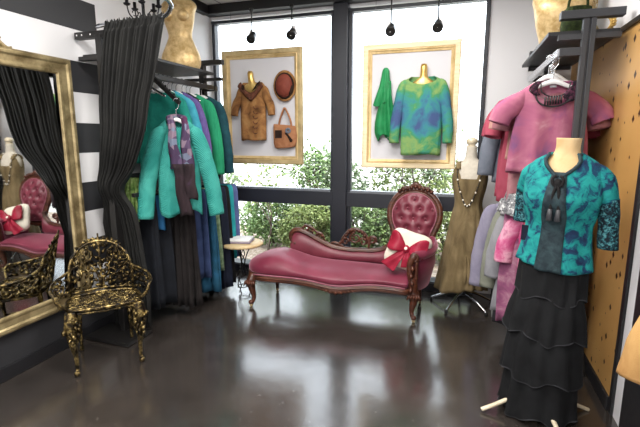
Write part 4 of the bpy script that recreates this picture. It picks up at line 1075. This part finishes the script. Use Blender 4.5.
b = MB(); b.rings([[(rx*math.cos(a), ry*math.sin(a), z_) for a in [2*PI*k/32 for k in range(32)]] for z_, rx, ry in ((-.02, .105, .135), (.004, .122, .152), (.012, .122, .152), (.008, .1, .128), (.004, .095, .12))]); b.build('brim', 'suede', ht)
b = MB(); b.rings([[(rx*math.cos(a), ry*math.sin(a), z_) for a in [2*PI*k/32 for k in range(32)]] for z_, rx, ry in ((0, .094, .118), (.03, .09, .113), (.055, .078, .098), (.07, .05, .064), (.074, .004, .005))]); b.build('crown', 'hat_rust', ht)
b = MB(); b.tube([(.093*math.cos(a), .117*math.sin(a), .018) for a in [2*PI*k/32 for k in range(32)]], .012, 8, True, flat=((0, 0, 1), 1.0)); b.ball((.068, -.035, .03), (.03, .06, .02), 10); b.build('band', 'brown_dark', ht)
bg = thing('handbag', 'tan leather handbag with dark patch in left gold frame', 'bag', at(285, 148, 4.138))
b = MB(); R = []
for z_, w, dx in ((0, .085, 0), (.012, .115, .0), (.06, .128, .003), (.14, .13, .004), (.20, .127, .0), (.232, .118, -.004)):
    R.append([(dx+w*(abs(math.cos(a))**.55)*(1 if math.cos(a) > 0 else -1), .03*math.sin(a)*(1 if z_ < .2 else .6), z_+.012*math.cos(a)*(-1 if z_ > .1 else .6)) for a in [2*PI*k/28+.01 for k in range(28)]])
b.rings(R); b.build('body', 'suede_bag', bg)
for dx in (-.006, .006): MB().tube(catmull([(-.068, dx, .21), (-.05, dx, .29), (-.012, dx, .385), (0, dx, .40), (.015, dx, .385), (.06, dx, .29), (.075, dx, .21)], 6), .008, 8).build('strap', 'suede_bag', bg)
b = MB(); b.box(-.095, -.02, -.036, -.026, .10, .18); b.build('pocket', 'brown_dark', bg, False, bevel=.004)
b = MB()
for k in range(8): b.ball((.05+.02*math.cos(k*.8), -.034, .175+.018*math.sin(k*.8)), (.013, .007, .013), 8)
b.build('rosette', 'grey_blue', bg)
b = MB()
for k in range(6): b.leaf((.02+.015*k, -.031, .16-.014*k), (.6-.2*k, -.1, -1+.1*k), (0, -1, 0), .04, .025, .005)
b.build('applique', 'brown_dark', bg)
hung('dyed_top', 'long green and blue dyed top in the pale wood frame', 'top', at(423, 76, 4.105), 0, 'tiedye_green', .185, .70, .042, .93, (.5, .025), None, 7, .03, .008, None, .52, .048, drop=.07, slope=.7)
shp = at(386, 68, 4.13)
e = thing('shawl', 'folded emerald silk shawl pinned inside the pale wood frame', 'shawl', shp)
b = MB(); Loft([(0, 0, 0, .012, .012, 0), (-.03, 0, 0, .03, .02, .1), (-.15, -.005, 0, .045, .026, .12), (-.28, -.015, 0, .075, .03, .14), (-.33, -.02, 0, .085, .03, .15)], 3, 5).mesh(b, 40, .02); b.build('upper_fold', 'green_silk', e, solid=.004)
b = MB(); Loft([(-.12, .03, -.005, .02, .014, .05), (-.28, .012, -.005, .05, .024, .12), (-.46, .01, 0, .09, .03, .14), (-.58, .015, 0, .1, .03, .15), (-.635, .03, 0, .085, .026, .15)], 8, 5).mesh(b, 40, .035); b.build('lower_fold', 'green_silk', e, solid=.004)

# ------------------------------------------------------------------ spotlights under the beam
for i, (px, py, lab) in enumerate(((252, 37, 'small black spotlight above the left edge of gold framed tunic'), (292, 33, 'small black spotlight above the framed rust hat'), (391, 29, 'small black spotlight above the framed emerald shawl'), (438, 25, 'small black spotlight above right side of pale wood frame'))):
    p = at(px, py, 4.13); e = thing('spotlight', lab, 'spotlight', (p.x, 4.13, p.z), 0, 'spotlights over the windows')
    h = 2.765-p.z
    MB().lathe([(.002, h), (.022, h), (.022, h-.03), (.007, h-.035), (.006, .045), (.002, .045)], 12).build('stem', 'rack_black', e)
    ax = Matrix.Rotation(math.radians(-48), 3, 'X')
    MB().lathe([(.002, .06), (.026, .06), (.034, .035), (.036, -.005), (.046, -.03), (.046, -.05), (.036, -.046)], 16, (0, 0, 0), ax).build('head', 'rack_black', e)
    MB().lathe([(.002, -.034), (.036, -.036), (.036, -.044), (.002, -.046)], 16, (0, 0, 0), ax).build('lens', 'lens', e)
    sg = -1 if i in (0, 2) else 1
    MB().bar((sg*.012, .012, .07), (sg*.04, .012, -.02), .004, .035, (1, 0, 0)).build('shade_flap', 'white_plastic', e, False)

# ------------------------------------------------------------------ brown dress on a dress form
df = thing('dress_form', 'cream dress form on a curved chrome base by the window', 'mannequin', (.075, 3.93, 0), -.1)
fl_ = [(.62, 0, 0, .13, .1, 0), (.78, 0, 0, .135, .1, 0), (.94, 0, 0, .1, .08, 0), (1.1, 0, 0, .128, .1, 0), (1.2, 0, 0, .14, .085, 0), (1.27, 0, 0, .115, .062, 0), (1.315, 0, .005, .06, .05, 0), (1.36, 0, .005, .048, .046, 0), (1.425, 0, .005, .047, .046, 0)]
b = MB(); L_ = Loft(fl_, 0, 3, 2.0); b.rings([[L_.pt(r, 2*PI*k/36) for k in range(36)] for r in L_.rows]); b.build('torso', 'form_cream', df)
MB().lathe([(.002, 1.423), (.04, 1.424), (.046, 1.43), (.03, 1.436), (.042, 1.446), (.05, 1.465), (.042, 1.487), (.02, 1.5), (.002, 1.502)], 18, (0, .005, 0)).build('neck_cap', 'ash', df)
MB().tube([(0, 0, .10), (0, 0, .64)], .014, 10).build('pole', 'chrome', df)
MB().lathe([(.002, .15), (.03, .15), (.03, .105), (.02, .095), (.002, .095)], 14).build('hub', 'iron', df)
for k in range(5):
    a = 2*PI*k/5+.55; c_, n_ = math.cos(a), math.sin(a)
    lg = MB().tube(catmull([(.015*c_, .015*n_, .125), (.12*c_, .12*n_, .105), (.23*c_, .23*n_, .05), (.28*c_, .28*n_, .025)], 6), [.012, .011, .009], 8).build('leg', 'chrome', df)
    MB().lathe([(.002, .0), (.014, .002), (.014, .03), (.002, .034)], 10, (.28*c_, .28*n_, 0)).build('foot', 'rubber', lg)
dr = thing('dress', 'sleeveless olive brown crushed dress on the dress form', 'dress', (.075, 3.93, 0), -.1)
dl = [(1.285, 0, 0, .118, .068, 0), (1.24, 0, 0, .137, .088, 0), (1.17, 0, 0, .148, .105, .0), (1.08, 0, 0, .138, .108, .015), (.94, 0, 0, .112, .09, .03), (.82, 0, 0, .135, .11, .05), (.6, -.005, 0, .165, .14, .07), (.38, -.012, 0, .195, .17, .09), (.17, -.02, 0, .225, .195, .12)]
def dneck(a):
    a = (a+PI) % (2*PI)-PI
    side = abs(math.cos(a)); fr_ = math.sin(a) < 0
    strap = math.exp(-((side-.78)/.16)**2)
    return 1.185+.1*strap-(.03 if fr_ and side < .5 else 0)+(.03 if not fr_ and side < .5 else 0)-.06*max(0, side-.94)/.06
b = MB(); DL = Loft(dl, 2, 11, 2.0); DL.mesh(b, 96, .03, 2, dneck); b.build('bodice_and_skirt', 'olive_dress', dr, solid=.005)
for sg in (-1, 1):
    MB().tube(catmull([(sg*.09, -.065, 1.235), (sg*.094, -.045, 1.275), (sg*.095, 0, 1.292), (sg*.094, .045, 1.275), (sg*.09, .065, 1.235)], 5), .022, 8, flat=((0, 0, 1), .35)).build('strap', 'olive_dress', dr)
b = MB()
for k in range(5):
    x0 = .04+.012*k; P = [DL.at(z_, -PI/2+.15+.14*k*(1-(z_-.3)*1.2)+.18*(.52-z_), .008) for z_ in (.5, .42, .35, .29, .25)]
    b.tube(catmull(P, 4), [.003, .014, .018, .014, .004], 8)
b.build('gathered_tuck', 'olive_dress', dr)
nk = thing('necklace', 'long beaded necklace of black and white beads on brown dress', 'necklace', (.075, 3.93, 0), -.1)
P = []
for i in range(41):
    u = -1+2*i/40; ang = -PI/2+u*1.05; z_ = 1.285-.36*(1-abs(u)**2.2)
    if z_ > 1.255: q = Vector((.075*u, -.03-.03*(1-abs(u)), z_+.02))
    else: q = DL.at(z_, -PI/2+u*.75, .012)
    P.append(q)
b = MB()
for i, q in enumerate(P):
    if i % 4: b.ball(q, .006, 8)
b.tube(P, .002, 5); b.build('dark_beads', 'black_paint', nk)
b = MB()
for i, q in enumerate(P):
    if i % 4 == 0: b.ball(q, .0085, 8)
b.build('white_beads', 'button_white', nk)

# ------------------------------------------------------------------ teal top and black tiered skirt on a mannequin
MX, MY, MR = .462, 2.43, math.radians(-22)
mq = thing('mannequin', 'cream bodied mannequin at front right on pale curved wooden legs', 'mannequin', (MX, MY, 0), MR)
ml = [(.75, 0, 0, .14, .11, 0), (.9, 0, 0, .15, .11, 0), (1.06, 0, 0, .125, .09, 0), (1.2, 0, -.01, .15, .105, 0), (1.31, 0, 0, .168, .085, 0), (1.36, 0, 0, .155, .07, 0), (1.395, 0, .005, .1, .06, 0), (1.42, .0, .01, .064, .054, 0), (1.45, .0, .01, .054, .05, 0), (1.498, .0, .01, .056, .052, 0)]
b = MB(); L_ = Loft(ml, 0, 3, 2.0); b.rings([[L_.pt(r, 2*PI*k/36) for k in range(36)] for r in L_.rows]); b.build('torso', 'neck_wood', mq)
MB().tube([(0, 0, .06), (0, 0, .78)], .016, 10).build('pole', 'ash', mq)
for k in range(4):
    a = 2*PI*k/4+.72; c_, n_ = math.cos(a), math.sin(a)
    MB().tube(catmull([(.01*c_, .01*n_, .12), (.1*c_, .1*n_, .10), (.22*c_, .22*n_, .045), (.3*c_, .3*n_, .0105)], 6), .0125, 8, flat=((0, 0, 1), .8)).build('leg', 'ash', mq)
tt = thing('blouse', 'teal dyed blouse with dark front band and leopard cuffs on front mannequin', 'top', (MX, MY, 0), MR)
tl = [(1.428, 0, .01, .066, .06, 0), (1.405, 0, .005, .105, .07, 0), (1.38, 0, 0, .142, .08, 0), (1.34, 0, 0, .168, .092, .0), (1.28, 0, -.008, .175, .112, .01), (1.2, 0, -.018, .172, .13, .015), (1.12, 0, -.008, .162, .112, .02), (1.06, 0, 0, .15, .104, .025), (.96, 0, 0, .158, .115, .03), (.855, 0, 0, .176, .132, .04)]
def tneck(a):
    a = (a+PI) % (2*PI)-PI
    d_ = abs(a+PI/2)
    return 1.425-.115*max(0, 1-d_/.8)
TL_ = Loft(tl, 4, 9, 2.1); b = MB(); TL_.mesh(b, 88, .012, 2, tneck); b.build('body', 'teal_dye', tt, solid=.005)
rows = []
for i in range(40):
    z_ = 1.335-(1.335-.845)*i/39; w = .30 if z_ > 1.2 else .34
    w = .33-.16*max(0, (z_-1.12)/.22)
    rows.append([TL_.at(max(z_, .857), -PI/2+w*k, .007)+Vector((0, 0, min(0, z_-.857))) for k in (-1, -.6, -.2, .2, .6, 1)])
MB().grid(rows).build('front_band', 'slate_velvet', tt, solid=.006)
for sg in (-1, 1):                                # collar edges up to the neck
    P = [TL_.at(tneck(-PI/2+sg*q)-.004, -PI/2+sg*q, .006) for q in (.03, .15, .3, .45, .6, .75, .95)]
    MB().tube(P, .009, 8).build('neck_trim', 'slate_velvet', tt)
tie = MB(); c_ = TL_.at(1.285, -PI/2+.02, .02)
tie.ball(c_, (.02, .015, .024), 10)
for sg in (-1, 1):
    tie.tube([c_+Vector((sg*(.008+.016*math.sin(q)), -.006, .024*math.cos(q)+.012)) for q in [i*.5 for i in range(9)]], .007, 6)
    tie.tube(catmull([c_, c_+Vector((sg*.012, -.012, -.05)), c_+Vector((sg*.018, -.008, -.13))], 5), [.008, .007, .009], 8)
tie.build('tie', 'black_cloth', tt)
b = MB()
for sg in (-1, 1): b.lathe([(.002, 0), (.010, -.005), (.014, -.06), (.002, -.064)], 10, c_+Vector((sg*.018, -.01, -.12)))
b.build('tassel', 'charcoal_metal', tt)
for sg in (-1, 1):
    if sg > 0: P = [(.12, 0, 1.36), (.165, 0, 1.305), (.198, .01, 1.2)]; Q = [(.197, .01, 1.215), (.212, .018, 1.1), (.22, .02, .975)]
    else: P = [(-.12, .01, 1.355), (-.155, .03, 1.305), (-.185, .06, 1.22)]; Q = [(-.184, .06, 1.235), (-.192, .075, 1.14), (-.192, .075, 1.045)]
    for nm, pp, rr_, m_ in (('sleeve', P, [.03, .052, .044], 'teal_dye'), ('cuff', Q, [.045, .042, .043], 'teal_print')):
        b = MB(); b.tube(catmull(pp, 7), rr_, 18, flat=((0, 1, 0), .9), cap=False); b.v = [tuple(Vector(q)+.004*noise.noise_vector(Vector(q)*16)) for q in b.v]
        b.build(nm, m_, tt, solid=.004)
q = TL_.at(1.03, -PI/2-1.0, .012); MB().box(q.x-.018, q.x+.018, q.y-.004, q.y, q.z-.06, q.z+.02).build('hang_tag', 'navy', tt, False, bevel=.002)
for o_ in (mq, tt): o_.rotation_euler = (0, math.radians(1.3), MR)
ks = thing('tiered_skirt', 'long black four tiered ruffled skirt under teal dyed blouse', 'skirt', (MX, MY, 0), MR)
ks.rotation_euler = (0, math.radians(1.3), MR)
tiers = [((.93, .148, .11), (.86, .158, .118), (.69, .166, .13)), ((.72, .152, .118), (.6, .178, .145), (.485, .192, .16)), ((.515, .168, .138), (.38, .188, .158), (.25, .2, .172)), ((.28, .175, .148), (.15, .182, .155), (.03, .19, .165))]
for i, tr_ in enumerate(tiers):
    lv = []
    for j, (z_, rx, ry) in enumerate(tr_):
        lv.append((z_, 0, 0, rx, ry, (.0 if i == 0 else .03)+.035*j))
    z_, rx, ry = tr_[-1]; lv.insert(-1, (z_+.03, 0, 0, rx*.985, ry*.985, .08))
    b = MB(); Loft(lv, i+2, 11, 2.1, 6).mesh(b, 110, .02, 5); b.build('tier', 'skirt', ks, solid=.004)
    b = MB(); lf = Loft(lv, i+2, 11, 2.1, 6)
    P = [lf.pt(lv[-1], 2*PI*k/110)+Vector((0, 0, .02*math.sin(5*2*PI*k/110+(i+2)*1.7))) for k in range(110)]
    b.tube(P, .0035, 5, True); b.build('frayed_hem', 'charcoal_cloth', ks)

# ------------------------------------------------------------------ light
w = bpy.data.worlds.new('overcast sky'); sc.world = w; w.use_nodes = True
nt = w.node_tree; bgn = nt.nodes['Background']; bgn.inputs['Color'].default_value = (.84, .92, 1, 1); bgn.inputs['Strength'].default_value = 5.0
def lamp(name, kind, loc, rot, e_, col=(1, 1, 1), size=None, sy_=None):
    l = bpy.data.lights.new(name, kind); l.energy = e_; l.color = col
    if kind == 'AREA':
        l.shape = 'RECTANGLE'; l.size = size; l.size_y = sy_ or size
    if kind == 'SUN': l.angle = .02
    o = bpy.data.objects.new(name, l); COL.objects.link(o); o.location = loc; o.rotation_euler = rot; return o
lamp('sun', 'SUN', (6, 6, 8), (math.radians(12), math.radians(38), 0), 5.0, (1, .97, .92))
for x, y_, e_ in ((-1.0, 1.5, 75), (-1.0, -.3, 85), (-1.0, -1.7, 75), (-.5, 3.0, 42)):
    lamp('ceiling_fill', 'AREA', (x, y_, 2.84), (0, 0, 0), e_, (1, .97, .92), 1.2, .6)  # unseen ceiling lighting; the two behind the camera are added as frontal fill
vs = sc.view_settings
vs.view_transform = 'Standard'; vs.look = 'None'; vs.exposure = .12; vs.gamma = 1; vs.use_curve_mapping = False
